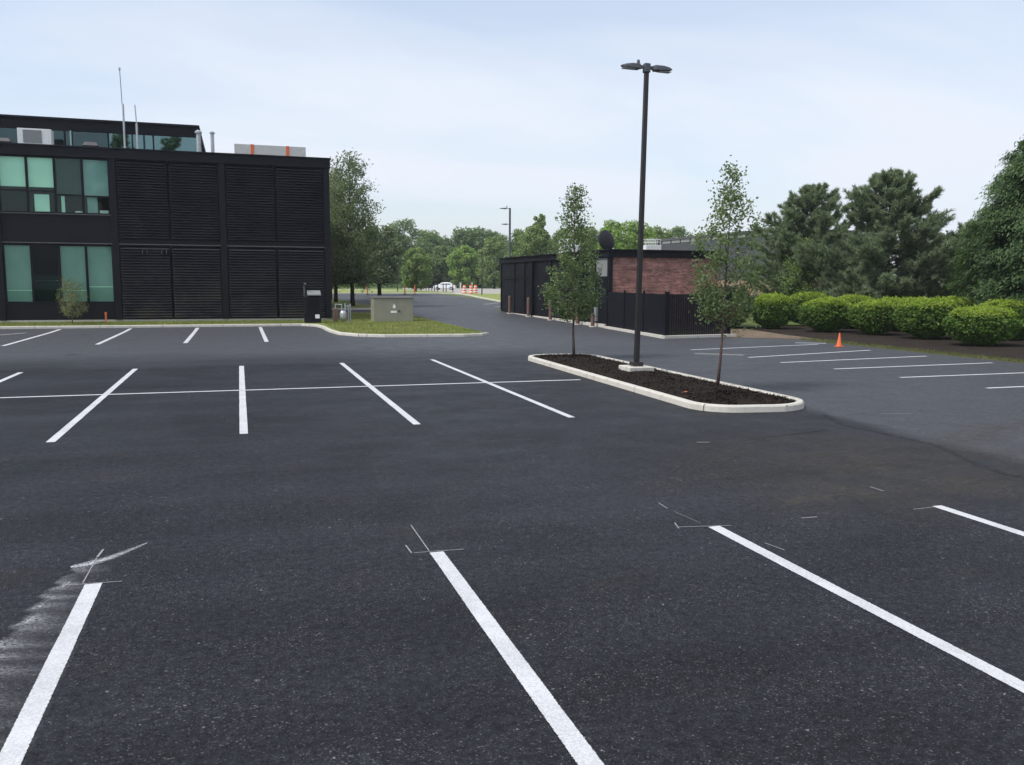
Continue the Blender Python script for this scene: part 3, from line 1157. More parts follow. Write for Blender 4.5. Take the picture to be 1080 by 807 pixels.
paint_strip('parking_line', (-14.2, 37.5), (-9.6, 45.2), .25, 'faint worn old line by the black building', M['faint'])
for i, (xa, xb, y0, y1) in enumerate(((16.2, 22.9, 28.6, 29.9), (16.5, 22.9, 25.2, 26.8), (16.45, 23.0, 23.3, 24.1), (16.8, 23.2, 21.15, 21.5), (17.05, 23.6, 18.75, 18.85), (17.4, 23.7, 16.25, 16.3))):
    paint_strip('parking_line', (xa, y0), (xb, y1), .13, 'white stall line in the right-hand row')
paint_strip('parking_line', (22.5, 30.9), (23.6, 30.3), .2, 'short stub of white paint at the far right-hand stall')
paint_strip('parking_line', (15.5, 27.1), (16.9, 26.1), .55, 'pale scuffed patch of old paint', M['dirt_patch'], .006)
for xa, ya, xb, yb in ((20.6, 94.0, 24.3, 93.2), (21.3, 75.5, 23.6, 78.5), (21.0, 71.0, 23.9, 73.3)):
    paint_strip('parking_line', (xa, ya), (xb, yb), .22, 'pale painted line at the far end of the driveway', M['faint_white'], .01)
# chalked setting-out marks
for p0, p1, w in (((-1.47, 7.68), (-1.02, 7.65), .012), ((-1.46, 7.66), (-1.44, 7.76), .016), ((-1.33, 7.7), (-1.32, 8.38), .01), ((-1.32, 8.4), (-1.30, 8.64), .02),
                  ((1.49, 7.69), (1.97, 7.66), .012), ((1.46, 7.94), (1.47, 7.69), .014), ((1.64, 8.6), (1.64, 7.7), .011), ((4.28, 7.74), (4.87, 7.63), .013),
                  ((4.56, 8.68), (4.54, 8.43), .014), ((4.34, 7.89), (4.28, 7.69), .014), ((4.55, 8.3), (4.6, 7.8), .006), ((5.76, 7.66), (5.95, 7.65), .02), ((7.48, 8.63), (7.49, 8.40), .018),
                  ((7.2, 7.6), (7.5, 7.61), .012), ((11.9, 13.55), (12.5, 13.38), .025), ((6.9, 11.9), (7.1, 11.85), .03),
                  ((4.85, 7.0), (4.9, 6.75), .012)):
    paint_strip('chalk_mark', p0, p1, w, 'thin white chalk setting-out mark on the asphalt', M['chalk'])


def dust_patch():
    """Tracked white paint dust fanning out from the nearest left-hand line."""
    R = np.random.default_rng(3)
    nx, ny = 70, 160
    mb = MB()
    vals = []
    for j in range(ny + 1):
        for i in range(nx + 1):
            u, v = i / nx, j / ny
            x = -2.9 + 1.75 * u
            y = 3.4 + 5.3 * v
            # a brushed fan: sharp along its outer arc, fading towards the line
            xo = float(np.interp(y, [3.4, 5.0, 6.0, 6.59, 6.77, 7.23, 7.56, 8.23, 8.7], [-2.3, -1.98, -1.80, -1.70, -1.66, -1.62, -1.585, -1.455, -1.3]))
            xo += .03 * math.sin(y * 19) + .02 * math.sin(y * 41)
            dxo = x - xo
            a = max(0., min(1., dxo / .05)) * math.exp(-max(0, dxo) / (.09 + .06 * max(0, 8.2 - y)))
            a *= (.62 + .38 * math.sin(y * 21 + x * 7 + 2 * math.sin(y * 6)))
            a *= min(1, max(0, (y - 3.6) / 1.2)) * min(1, max(0, (8.45 - y) / .25))
            mb.v.append((x, y, .0062))
            vals.append(a)
    for j in range(ny):
        for i in range(nx):
            a = j * (nx + 1) + i
            mb.f.append((a, a + 1, a + nx + 2, a + nx + 1))
    o = mb.build('paint_dust', M['dust'])
    at = o.data.attributes.new('edge', 'FLOAT', 'POINT')
    at.data.foreach_set('value', vals)
    tag(o, 'smear of white paint dust beside the nearest left line', None, None, 'stuff')
    # the hooked skid of dust over the tip
    pts = [Vector((-1.50, 8.17)), Vector((-1.36, 8.22)), Vector((-1.20, 8.36)), Vector((-1.05, 8.56)), Vector((-.93, 8.74))]
    wd = [.05, .085, .065, .045, .02]
    mb = MB()
    vals = []
    n = 5
    for k, p in enumerate(pts):
        t = (pts[min(k + 1, 4)] - pts[max(0, k - 1)]).normalized()
        q = Vector((-t.y, t.x))
        for j in range(n):
            s = j / (n - 1) * 2 - 1
            c = p + q * s * wd[k]
            mb.v.append((c.x, c.y, .0066))
            vals.append((1 - abs(s)) * (1.3 if k < 3 else .8))
    for k in range(4):
        for j in range(n - 1):
            a = k * n + j
            mb.f.append((a, a + n, a + n + 1, a + 1))
    o2 = mb.build('paint_dust', M['dust'])
    at = o2.data.attributes.new('edge', 'FLOAT', 'POINT')
    at.data.foreach_set('value', vals)
    tag(o2, 'hooked smear of white dust over the tip of the nearest left line', None, None, 'stuff')


dust_patch()


def seam(name, pts, w, label, m):
    mb = MB()
    vals = []
    R = np.random.default_rng(int(w * 1000))
    path = dense(pts, False, .12)
    n = 5
    for k, p in enumerate(path):
        p = Vector(p) + Vector((R.normal(0, .018), R.normal(0, .018)))
        t = (Vector(path[min(k + 1, len(path) - 1)]) - Vector(path[max(0, k - 1)])).normalized()
        q = Vector((-t.y, t.x))
        f = min(1, k / 6, (len(path) - 1 - k) / 6)
        for j in range(n):
            u = j / (n - 1) * 2 - 1
            c = p + q * u * w * R.uniform(.7, 1.3)
            mb.v.append((c.x, c.y, .0056))
            vals.append((1 - abs(u)) * f)
    for k in range(len(path) - 1):
        for j in range(n - 1):
            a = k * n + j
            mb.f.append((a, a + 1, a + n + 1, a + n))
    o = mb.build(name, m)
    at = o.data.attributes.new('edge', 'FLOAT', 'POINT')
    at.data.foreach_set('value', vals)
    tag(o, label, None, None, 'structure')


M['seam'] = thin_paint_mat('dark_seam', (.006, .006, .007), .34, .66, 7, .6)  # dark colour on flat strips, broken by noise and fading at the edges
M['dirt'] = thin_paint_mat('brown_dirt', (.075, .063, .052), .40, .70, 4, .6)
seam('asphalt_seam', [(11.0, 14.3), (10.3, 12.7), (10.35, 11.6), (10.45, 10.6), (10.0, 9.6), (9.75, 8.75), (9.9, 8.0)], .10, 'dark crease where new asphalt meets old', M['seam'])
seam('asphalt_seam', [(9.75, 8.75), (9.5, 8.5), (9.25, 8.55), (9.0, 8.75)], .13, 'dark hollow at the end of the asphalt crease', M['seam'])
seam('asphalt_seam', [(7.4, 11.75), (8.2, 11.95), (9.0, 12.15), (10.2, 12.4)], .07, 'faint crease across the fresh asphalt', M['seam'])
seam('dirt_streak', [(9.6, 8.1), (8.6, 8.7), (8.2, 9.8), (9.2, 10.9), (9.9, 11.6)], .75, 'brown dirt washed over the asphalt at the seam', M['dirt'])
seam('dirt_streak', [(5.4, 7.9), (6.4, 8.4), (7.6, 8.5), (8.6, 8.2)], .45, 'brown dirt streak before the right-hand line tips', M['dirt'])
seam('dirt_streak', [(10.6, 10.5), (12.5, 11.5), (14.5, 11.9)], .6, 'pale dirt over the older asphalt of the aisle', M['dirt'])

# ------------------------------------------------------------------ planted island
isl = round_poly([(8.6, 14.55), (11.2, 14.15), (11.25, 26.6), (8.85, 26.9)], [.9, 1.0, .8, .9], 8)
isl_kerb = kerb_mesh(isl, True, .16, .14).build('island_kerb', M['kerb'])
tag(isl_kerb, 'pale concrete kerb round the mulched island', None, None, 'structure')


def island_mulch():
    R = np.random.default_rng(8)
    ring = offset_path(dense(isl, True, .35), .15, True)
    c = Vector((10.4, 21.0))
    axis = lambda p: Vector((10.0, min(25.0, max(16.0, p[1]))))
    k = 12
    mb = MB()
    n = len(ring)
    for j in range(k + 1):
        s = j / k
        for i in range(n):
            p = Vector(ring[i])
            q = p.lerp(axis(ring[i]), s)
            z = .10 + .10 * (1 - (1 - s) ** 2) + R.normal(0, .012)
            mb.v.append((q.x + R.normal(0, .008), q.y + R.normal(0, .008), z if j else .095))
    for j in range(k):
        for i in range(n):
            i2 = (i + 1) % n
            mb.f.append((j * n + i, j * n + i2, (j + 1) * n + i2, (j + 1) * n + i))
    o = mb.build('mulch', M['mulch'])
    # loose bark chips
    P = []
    while len(P) < 5200:
        i = R.integers(0, n)
        s = R.uniform(.0, .98)
        q = Vector(ring[i]).lerp(axis(ring[i]), s) + Vector((R.normal(0, .1), R.normal(0, .1)))
        if 8.85 < q.x < 11.0:
            P.append((q.x, q.y, .10 + .10 * (1 - (1 - s) ** 2) + .015))
    P = np.array(P)
    Q = leaf_quads(R, P, .075, .028, upb=.9, fold=.05)
    ch = quad_mesh('mulch_chips', Q, M['mulch'])
    tag(o, 'dark brown bark mulch filling the island', 'mulch', None, 'stuff')
    tag(ch, 'loose bark chips lying over the island mulch', 'mulch', None, 'stuff')


island_mulch()
fl = thing('marker_flag', 'small orange marker lying in the island mulch', 'marker', (9.15, 16.3, .19), .6)
fl.scale = (.6, .6, .6)
MB().box(-.07, .07, -.035, .035, 0, .02).build('flag', M['orange'], fl)
MB().tube([(-.07, 0, .01), (-.28, .05, .012)], .006, 5).build('stake', M['grey_metal'], fl)

# the main lamp post
lp_lean = rad(.75)
lp = thing('street_lamp', 'tall dark twin-headed lamp post on a concrete block in the mulched island', 'street lamp', (10.12, 20.75, 0))
MB().box(-.36, .36, -.36, .36, 0, .30).build('footing', M['kerb'], lp, .02)
MB().box(-.145, .145, -.145, .145, .30, .42).build('base_cover', M['bronze'], lp, .02)


def square_pole(z0, z1, a, b):
    mb = MB()
    k = 10
    for i in range(k + 1):
        s = i / k
        w = a + (b - a) * s
        z = z0 + (z1 - z0) * s
        mb.v += [(-w, -w, z), (w, -w, z), (w, w, z), (-w, w, z)]
    for i in range(k):
        for j in range(4):
            j2 = (j + 1) % 4
            mb.f.append((i * 4 + j, i * 4 + j2, i * 4 + 4 + j2, i * 4 + 4 + j))
    mb.f.append((3, 2, 1, 0))
    mb.f.append(tuple(k * 4 + j for j in range(4)))
    return mb


square_pole(.42, 8.02, .062, .052).build('pole', M['bronze'], lp, .008)
MB().box(-.085, .085, -.085, .085, 7.92, 8.16).build('head_bracket', M['lamp_grey'], lp, .03)


def lamp_head(sgn, tilt):
    mb = MB()
    prof = [(.08, .04, .03), (.19, .045, .055), (.22, .12, .065), (.45, .14, .06), (.62, .115, .038), (.72, .05, .016)]
    vs = []
    for d, w, hh in prof:
        zc = 8.06 + tilt * d
        vs += [(sgn * d, -w, zc - hh), (sgn * d, w, zc - hh), (sgn * d, w * .85, zc + hh), (sgn * d, -w * .85, zc + hh)]
    fs = []
    for i in range(len(prof) - 1):
        for j in range(4):
            j2 = (j + 1) % 4
            fs.append((i * 4 + j, i * 4 + j2, i * 4 + 4 + j2, i * 4 + 4 + j))
    fs += [(3, 2, 1, 0), tuple((len(prof) - 1) * 4 + j for j in range(4))]
    mb.add(vs, fs)
    return mb


for sgn, tl in ((-1, -.02), (1, .0)):
    hd = lamp_head(sgn, tl).build('lamp_head', M['lamp_grey'], lp, .012)
    MB().box(sgn * .34 if sgn > 0 else -.68, .68 if sgn > 0 else -.34, -.10, .10, 7.985, 7.992).build('lens', M['lens'], hd)
MB().lathe([(.035, 0), (.04, .02), (.04, .10), (.03, .13)], 12, (-.24, 0, 8.10)).build('photocell', M['lamp_grey'], lp)

lp.rotation_euler = (0, lp_lean, 0)

# island trees
limb_tree('pear_tree', 'slender young tree with a narrow pointed crown at the far end of the mulched island', 'tree', 10.42, 26.0, 5.55, 1.3,
          [(.22, .6), (.30, .92), (.40, 1.02), (.50, .90), (.62, .70), (.76, .50), (.88, .34), (1.0, .1)],
          56, 7200, .095, .045, 21, M['leaf_pear'], M['bark_grey'], rise=.95, clump=.105, z=.16)
limb_tree('pear_tree', 'slender young tree with bare reddish lower twigs at the near end of the mulched island', 'tree', 10.62, 17.45, 5.1, 1.4,
          [(.30, .55), (.38, .82), (.50, .98), (.60, .92), (.70, .76), (.80, .56), (.90, .36), (1.0, .08)],
          52, 5300, .085, .036, 34, M['leaf_pear'], M['twig_red'], rise=1.35, clump=.09, z=.16, lean=(.15, 0), thin_low=.85)

# ------------------------------------------------------------------ black office building
FY = 52.0
ob = thing('office_building', 'black two-storey office building with louvred bays and green windows', 'building', (0, FY, 0))
ob_cols = [5.07, -.75, -6.42, -12.12, -17.8, -23.5, -29.2, -34.9]
XL = -35.15
mb = MB()
mb.box(XL, 5.05, 2.4, 24, -.3, 9.25)
mb.build('core_wall', M['dark_int'], ob)
MB().box(5.053, 5.22, .25, 24, .32, 9.2).build('side_wall', M['brick_brown'], ob)
MB().box(XL, 5.25, .02, 24.1, -.3, .30).build('plinth', M['concrete'], ob)
mb = MB().box(XL, 5.30, -.09, 24.2, 9.06, 9.55)
mb.box(XL, 5.36, -.16, 24.25, 9.553, 9.64)
mb.build('roof', M['black_metal'], ob, .01)
for cxx in ob_cols:
    w = .17
    MB().box(cxx - w, cxx + w, -.06, .30, .303, 9.055).build('column', M['black_metal'], ob, .01)
MB().box(XL, 5.2, .03, .32, 4.42, 4.74).build('floor_beam', M['black_metal'], ob, .01)
MB().box(XL, 5.2, -.03, .027, 4.44, 4.50).build('beam_flange', M['black_edge'], ob)  # paler than the beam: the flange's highlight line is put into its colour
MB().box(XL, 5.05, .4, 2.39, 4.45, 4.72).build('floor_slab', M['dark_int'], ob)
MB().box(XL, 5.05, .4, 2.39, 8.9, 9.04).build('ceiling_slab', M['dark_int'], ob)

# louvred bays
for b in range(2):
    xr, xl = ob_cols[b] - .172, ob_cols[b + 1] + .172
    for z0, z1 in ((.34, 4.415), (4.75, 9.05)):
        xm = (xl + xr) / 2
        for xa, xb in ((xl + .004, xm - .02), (xm + .02, xr - .004)):
            mb = MB()
            mb.box(xa, xb, .17, .19, z0, z1)
            mb.box(xa, xa + .05, .0, .165, z0, z1)
            mb.box(xb - .05, xb, .0, .165, z0, z1)
            mb.box(xa + .052, xb - .052, .0, .165, z1 - .05, z1)
            mb.box(xa + .052, xb - .052, .0, .165, z0, z0 + .05)
            pv = mb.build('louvre_panel', M['black_back'], ob)
            sm = MB()
            k = int((z1 - z0 - .12) / .148)
            for i in range(k):
                zz = z0 + .07 + i * (z1 - z0 - .14) / k
                x0, x1 = xa + .055, xb - .055
                sm.add([(x0, -.05, zz), (x1, -.05, zz), (x1, .10, zz + .105), (x0, .10, zz + .105),
                        (x0, -.065, zz + .012), (x1, -.065, zz + .012), (x1, .085, zz + .118), (x0, .085, zz + .118)],
                       [(0, 1, 2, 3), (7, 6, 5, 4), (0, 4, 5, 1), (3, 2, 6, 7), (0, 3, 7, 4), (1, 5, 6, 2)])
            sm.build('slat', M['dusty_slat' if z0 < 1 else 'black_slat'], pv)
# two small vents low on the first louvred bay
for xx in (-4.93, -3.93):
    mb = MB()
    mb.tube([(xx - .12, -.08, 3.98), (xx - .12, -.08, 4.22), (xx + .12, -.08, 4.22), (xx + .12, -.08, 3.98)], .022, 6)
    mb.box(xx - .14, xx - .10, -.08, .03, 3.96, 4.0)
    mb.box(xx + .10, xx + .14, -.08, .03, 3.96, 4.0)
    mb.build('hook_bracket', M['black_edge'], ob)

# window bays
def window_unit(xa, xb, z0, z1, blind, blind_z, transom=None, glassm='glass'):
    w = MB()
    w.box(xa, xa + .05, .05, .16, z0, z1).box(xb - .05, xb, .05, .16, z0, z1)
    w.box(xa + .052, xb - .052, .05, .16, z0, z0 + .06).box(xa + .052, xb - .052, .05, .16, z1 - .06, z1)
    if transom:
        w.box(xa + .052, xb - .052, .05, .16, transom - .035, transom + .035)
    fr = w.build('window', M['black_metal'], ob)
    MB().box(xa + .05, xb - .05, .095, .105, z0 + .06, z1 - .06).build('pane', M[glassm], fr)
    if blind:
        MB().box(xa + .06, xb - .06, .165, .175, blind_z, z1 - .02).build('blind', M[blind], fr)
    return fr


def spandrel(xa, xb):
    MB().box(xa, xb, .06, .30, 4.743, 6.03).build('spandrel_panel', M['black_metal'], ob, .008)
    MB().box(xa, xb, .0, .058, 6.0, 6.05).build('sill', M['black_edge'], ob)
    MB().box(xa, xb, .06, .30, .303, 1.24).build('spandrel_panel', M['black_metal'], ob, .008)


for bi in range(2, 7):
    xr, xl = ob_cols[bi] - .172, ob_cols[bi + 1] + .172
    spandrel(xl + .003, xr - .003)
    wq = (xr - xl) / 4
    up_ = [('blind_light', 7.42, 7.22), ('blind_light', 7.42, 7.22), ('blind_dark', 7.10, 7.05), ('blind_mid', 6.98, 7.02)]
    lo_ = [('blind_low', 1.3), (None, 0), ('blind_low', 1.3), ('blind_low', 1.3)]
    for q in range(4):
        xa, xb = xl + q * wq + .004, xl + (q + 1) * wq - .004
        bl, bz, tr_ = up_[(q + bi - 2) % 4] if bi > 2 else up_[q]
        window_unit(xa, xb, 6.06, 9.03, bl, bz, tr_, 'glass' if bl else 'glass_dark')
        bl, bz = lo_[q] if bi == 2 else lo_[(q + bi) % 4]
        fr = window_unit(xa, xb, 1.25, 4.38, bl, bz, None, 'glass' if bl else 'glass_dark')
        if bi == 2 and q == 1:
            MB().box(xa + .06, xb - .06, .185, .195, 1.3, 2.72).build('blind', M['blind_low'], fr)
            for zz in (1.95, 2.42):
                MB().box(xa + .07, xb - .07, .168, .18, zz, zz + .05).build('shelf_edge', M['blind_light'], fr)
        elif bi == 2:
            MB().box(xa + .07, xb - .07, .155, .163, 1.9 + .2 * (q % 2), 1.93 + .2 * (q % 2)).build('reflected_line', M['blind_light'], fr)  # pale bar across the blind, painted in for a reflected line
# things seen on the sill behind the upper glass
MB().box(-10.32, -9.6, .19, .21, 6.14, 7.05).build('paper_sheet', M['blind_light'], ob)
MB().box(-9.03, -8.86, .22, .25, 6.1, 7.0).build('curtain', M['blind_light'], ob)
MB().box(-7.75, -7.25, .22, .30, 6.1, 7.0).build('cabinet', M['blind_mid'], ob)
MB().box(-7.15, -6.72, .20, .45, 6.1, 6.28).build('paper_stack', M['white_metal'], ob)
MB().lathe([(.22, 0), (.24, .04), (.2, .10), (.05, .13)], 14, (-8.2, .4, 6.1)).build('bowl', M['white_metal'], ob)

# set-back glazed top storey (stands 4 m behind the front)
PX1 = -2.1
mb = MB()
mb.box(XL, PX1, 4.05, 4.35, 11.05, 11.62)
mb.box(XL, PX1 + .12, 3.9, 20, 11.623, 11.74)
mb.build('penthouse_roof', M['black_metal'], ob)
MB().box(XL, PX1, 4.06, 4.3, 9.64, 9.95).build('penthouse_base', M['black_metal'], ob)
MB().box(XL, PX1 - .05, 6.5, 20, 9.64, 11.62).build('penthouse_core', M['dark_int'], ob)
px = PX1
i = 0
while px > XL + 2.2:
    w = 2.45 if i < 2 else 2.3
    f = MB().box(px - .08, px, 4.1, 4.28, 9.953, 11.047).build('penthouse_window', M['black_metal'], ob)
    MB().box(px - w, px - .082, 4.17, 4.19, 9.953, 11.047).build('pane', M['glass_mirror' if i < 2 else 'glass_teal'], f)
    px -= w
    i += 1
MB().tube([(-9.0, 4.0, 9.65), (-9.0, 4.0, 11.05)], .05, 6).build('penthouse_strut', M['blind_mid'], ob)

# ---- roof things on the office building
RZ = 9.64
ac = thing('air_conditioner', 'pale rooftop air conditioner with a grey grille on the black building', 'air conditioner', (-10.5, 54.4, RZ))
MB().box(-.84, .84, -.35, .35, .25, 1.12).build('housing', M['white_metal'], ac, .02)
MB().box(-.56, .36, -.362, -.352, .34, 1.04).build('grille', M['grey_panel'], ac)
MB().box(-.7, -.6, -.3, .3, 0, .25).build('foot', M['grey_metal'], ac)
MB().box(.6, .7, -.3, .3, 0, .25).build('foot', M['grey_metal'], ac)


def low_vent(x, w, label):
    v = thing('roof_vent', label, 'vent', (x, 54.6, RZ), 0, 'low dark vents on the black roof')
    MB().box(-w * .35, w * .35, -.3, .3, 0, .38).build('curb', M['black_edge'], v, .02)
    mb = MB()
    mb.add([(-w / 2, -.42, .38), (w / 2, -.42, .38), (w / 2, .42, .38), (-w / 2, .42, .38),
            (-w * .38, -.3, .58), (w * .38, -.3, .58), (w * .38, .3, .58), (-w * .38, .3, .58)],
           [(3, 2, 1, 0), (4, 5, 6, 7), (0, 1, 5, 4), (1, 2, 6, 5), (2, 3, 7, 6), (3, 0, 4, 7)])
    mb.build('hood', M['black_edge'], v)


low_vent(-12.25, 1.1, 'dark hooded roof vent left of the pale air conditioner')
low_vent(-7.75, .8, 'dark hooded roof vent between the air conditioner and the masts')
ma = thing('antenna_mast', 'tall thin grey mast with a small sensor on top on the black roof', 'antenna', (-5.95, 54.2, RZ))
MB().tube([(0, 0, 0), (0, 0, 2.75)], .055, 8).build('mast_pipe', M['grey_metal'], ma)
MB().tube([(-.04, 0, 2.7), (-.09, 0, 4.75)], .02, 6).build('rod', M['lamp_grey'], ma)
MB().box(-.14, -.04, -.05, .05, 4.6, 4.74).build('sensor', M['grey_metal'], ma, .01)
MB().lathe([(.2, 0), (.2, .03), (.08, .06)], 12).build('base_plate', M['black_edge'], ma)
m2 = thing('antenna_mast', 'short grey mast standing right of the tall mast on the black roof', 'antenna', (-5.28, 54.2, RZ))
MB().tube([(0, 0, 0), (0, 0, 1.7)], .06, 8).build('mast_pipe', M['grey_metal'], m2)
MB().tube([(0, 0, 1.65), (-.05, 0, 2.75)], .035, 6).build('rod', M['grey_metal'], m2)
MB().lathe([(.2, 0), (.2, .03), (.08, .06)], 12).build('base_plate', M['black_edge'], m2)
v1 = thing('vent_pipe', 'silver vent pipe with a slanting brace at the end of the glazed top storey', 'vent', (-1.98, 54.2, RZ))
MB().lathe([(.13, .2), (.13, 1.35)], 14).build('pipe', M['grey_metal'], v1)
MB().lathe([(.20, 1.36), (.20, 1.46), (.06, 1.55)], 14).build('cap', M['grey_metal'], v1)
MB().lathe([(.32, 0), (.32, .2), (.16, .28)], 14).build('flashing', M['black_edge'], v1)
MB().tube([(.12, 0, 1.25), (.42, 0, .02)], .025, 6).build('brace', M['black_edge'], v1)
v2 = thing('vent_pipe', 'silver vent pipe standing alone between the glazed storey and the grey board', 'vent', (-1.22, 54.2, RZ))
MB().lathe([(.10, .2), (.10, 1.38)], 14).build('pipe', M['grey_metal'], v2)
MB().lathe([(.15, 1.38), (.15, 1.46), (.04, 1.52)], 14).build('cap', M['grey_metal'], v2)
MB().lathe([(.36, 0), (.36, .18), (.14, .26)], 14).build('flashing', M['black_edge'], v2)
rb = thing('roof_board', 'long pale grey board with two orange straps along the black roof edge', 'board', (2.02, 53.6, RZ))
MB().box(-2.03, 2.03, -.06, .06, .0, .78).build('board', M['grey_board'], rb)
for sx in (-1.03, .98):
    MB().box(sx - .09, sx + .09, -.075, .075, -.0, .80).build('strap', M['orange'], rb)

# ---- at the foot of the office building
db = thing('drop_box', 'black metal drop box with a sloped hood, its reflection painted pale, against the black building', 'drop box', (3.93, 49.6, .105))
MB().box(-.45, .45, -.3, .4, 0, .62).build('lower_bin', M['black_metal'], db, .02)
mb = MB()
mb.add([(-.40, -.22, .623), (.40, -.22, .623), (.40, .38, .623), (-.40, .38, .623), (-.40, -.22, 1.52), (.40, -.22, 1.52), (.40, .38, 1.80), (-.40, .38, 1.80)],
       [(3, 2, 1, 0), (4, 5, 6, 7), (0, 1, 5, 4), (1, 2, 6, 5), (2, 3, 7, 6), (3, 0, 4, 7)])
mb.build('upper_box', M['black_metal'], db, .015)
mb = MB()
mb.add([(-.28, -.30, 1.58), (.46, -.30, 1.58), (.46, .2, 1.80), (-.28, .2, 1.80), (-.28, -.30, 1.64), (.46, -.30, 1.64), (.46, .2, 1.86), (-.28, .2, 1.86)],
       [(3, 2, 1, 0), (4, 5, 6, 7), (0, 1, 5, 4), (1, 2, 6, 5), (2, 3, 7, 6), (3, 0, 4, 7)])
mb.build('hood', M['grey_panel'], db)  # grey colour stands in for the reflection on the sloped top
MB().box(-.22, .22, -.235, -.222, .85, 1.35).build('chute_door', M['black_back'], db)
MB().box(.12, .36, -.312, -.302, .30, .52).build('sticker', M['sticker'], db)
MB().tube([(-.42, .1, 1.5), (-.42, .1, 2.1), (-.40, .0, 2.25), (-.32, -.1, 2.2)], .045, 8).build('vent_stack', M['black_edge'], db)

gm = thing('gas_meter', 'grey gas meter with upright pipes beside the black building corner', 'gas meter', (5.72, 50.3, .105))
MB().lathe([(.0, .12), (.16, .14), (.2, .3), (.2, .52), (.16, .66), (.05, .70)], 14, (.0, 0, 0)).build('meter_body', M['grey_metal'], gm, smooth=True)
mb = MB()
mb.tube([(-.08, 0, .66), (-.08, 0, 1.05), (-.42, .2, 1.05), (-.42, .2, .1)], .035, 8)
mb.build('inlet_pipe', M['grey_metal'], gm)
for k, (xx, hh) in enumerate(((.12, 1.12), (.30, 1.02), (.42, 1.08))):
    MB().tube([(xx, 0.05 * k, -.02), (xx, .05 * k, hh)], .042, 8).build('pipe', M['grey_metal'], gm)
MB().tube([(.12, 0, .95), (.42, .1, .95)], .03, 8).build('cross_pipe', M['grey_metal'], gm)
MB().lathe([(.1, 0), (.1, .12), (.04, .18)], 12, (.12, -.02, .45)).build('regulator', M['grey_panel'], gm)
MB().box(-.55, -.30, .02, .3, -.02, .8).build('mount_post', M['bollard_brown'], gm)

tc = thing('utility_cabinet', 'tan metal utility cabinet with white warning stickers on the lawn bulb', 'utility cabinet', (8.62, 50.6, .10))
MB().box(-1.28, 1.28, -.7, .7, -.03, .05).build('pad', M['concrete'], tc)
MB().box(-1.17, 1.17, -.6, .6, .05, 1.40).build('body', M['cab_tan'], tc, .02)
MB().box(-1.20, 1.20, -.64, .64, 1.403, 1.48).build('lid', M['cab_lid'], tc, .015)
MB().box(.195, .205, -.606, -.598, .1, 1.38).build('door_seam', M['cab_lid'], tc)
MB().prism([(-.07, 0), (.09, 0), (.09, .15), (.01, .25), (-.07, .15)], 0, .006).build('sticker', M['sticker'], tc)
st = [c for c in tc.children if c.name.startswith('sticker')][0]
st.rotation_euler = (PI / 2, 0, 0)
st.location = (.02, -.602, .83)
MB().box(-.18, .18, -.609, -.602, .56, .68).build('sticker', M['sticker'], tc)
MB().box(.26, .38, -.64, -.602, .62, .72).build('padlock', M['black_edge'], tc)

limb_tree('sapling', 'small pale yellow-green sapling on the lawn strip before the lower windows', 'tree', -8.55, 50.6, 2.65, .42,
          [(.22, .42), (.35, .72), (.55, .74), (.75, .66), (.9, .5), (1.0, .25)], 26, 3000, .075, .03, 77, M['leaf_sapling'], M['bark_grey'],
          rise=1.1, clump=.09, z=.10)
sk = thing('survey_stake', 'short orange survey stake on the lawn strip right of the sapling', 'stake', (-6.95, 51.0, .1))
MB().box(-.045, .045, -.02, .02, -.05, .62).build('lath', M['orange_dark'], sk)
MB().box(-.05, .05, -.024, .024, .5, .66).build('ribbon', M['orange'], sk)

# ------------------------------------------------------------------ low black and brick building
bb = thing('brick_building', 'low building with a red brick end wall and a black panelled side', 'building', (0, 0, 0))
X0, X1, Y0, Y1, BH = 19.5, 26.2, 43.4, 63.9, 4.32
MB().box(X0 + .12, X1, Y0, Y1 - .1, -.2, BH - .05).build('wall', M['brick_red'], bb)
mb = MB()
mb.box(X0 - .18, X1 + .1, Y0 - .14, Y1 + .1, BH - .42, BH - .08)
mb.box(X0 - .30, X1 + .2, Y0 - .26, Y1 + .2, BH - .077, BH)
mb.build('roof', M['black_metal'], bb, .01)
MB().box(X0 - .02, X0 + .117, Y0 + .02, Y1, -.2, BH - .423).build('side_backing', M['black_back'], bb)
MB().box(X0 - .12, X0 + .10, Y0 - .06, Y0 + .17, .0, BH - .425).build('corner_column', M['black_metal'], bb, .01)
MB().box(X0 - .20, X0 - .03, Y0 + .3, Y1 - .05, -.2, .12 + tz(52)).build('plinth', M['kerb'], bb)
ys = [43.75, 45.3, 46.4, 47.4, 49.7, 52.7, 56.2, 58.1, 60.4, 63.85]
for i, (ya, yb) in enumerate(zip(ys[:-1], ys[1:])):
    mt = 'grey_panel' if i == 0 else 'black_metal'
    MB().box(X0 - .055, X0 - .022, ya + .03, yb - .03, 2.84, BH - .45).build('upper_panel', M[mt], bb, .006)
    dd = MB().box(X0 - .05 - .02 * (i % 2), X0 - .022, ya + .04, yb - .04, .28, 2.66).build('door_panel' if i not in (2, 5) else 'door', M['black_metal'], bb, .006)
    if i in (2, 5):
        MB().tube([(X0 - .1, ya + .25, .95), (X0 - .1, ya + .25, 1.35)], .02, 6).build('handle', M['grey_metal'], dd)
    MB().box(X0 - .11, X0 - .021, yb - .035, yb + .035, .28, BH - .45).build('mullion', M['black_metal'], bb)
MB().box(X0 - .09, X0 - .021, Y0 + .2, Y1, 2.68, 2.82).build('mid_beam', M['black_metal'], bb)
# heavier columns
for yy in (56.2, 47.4):
    MB().box(X0 - .22, X0 - .112, yy - .1, yy + .1, .0, BH - .45).build('column', M['black_metal'], bb)
MB().box(X0 - .17, X0 - .03, 44.95, 45.25, .3, 1.1).build('meter_box', M['grey_panel'], bb)

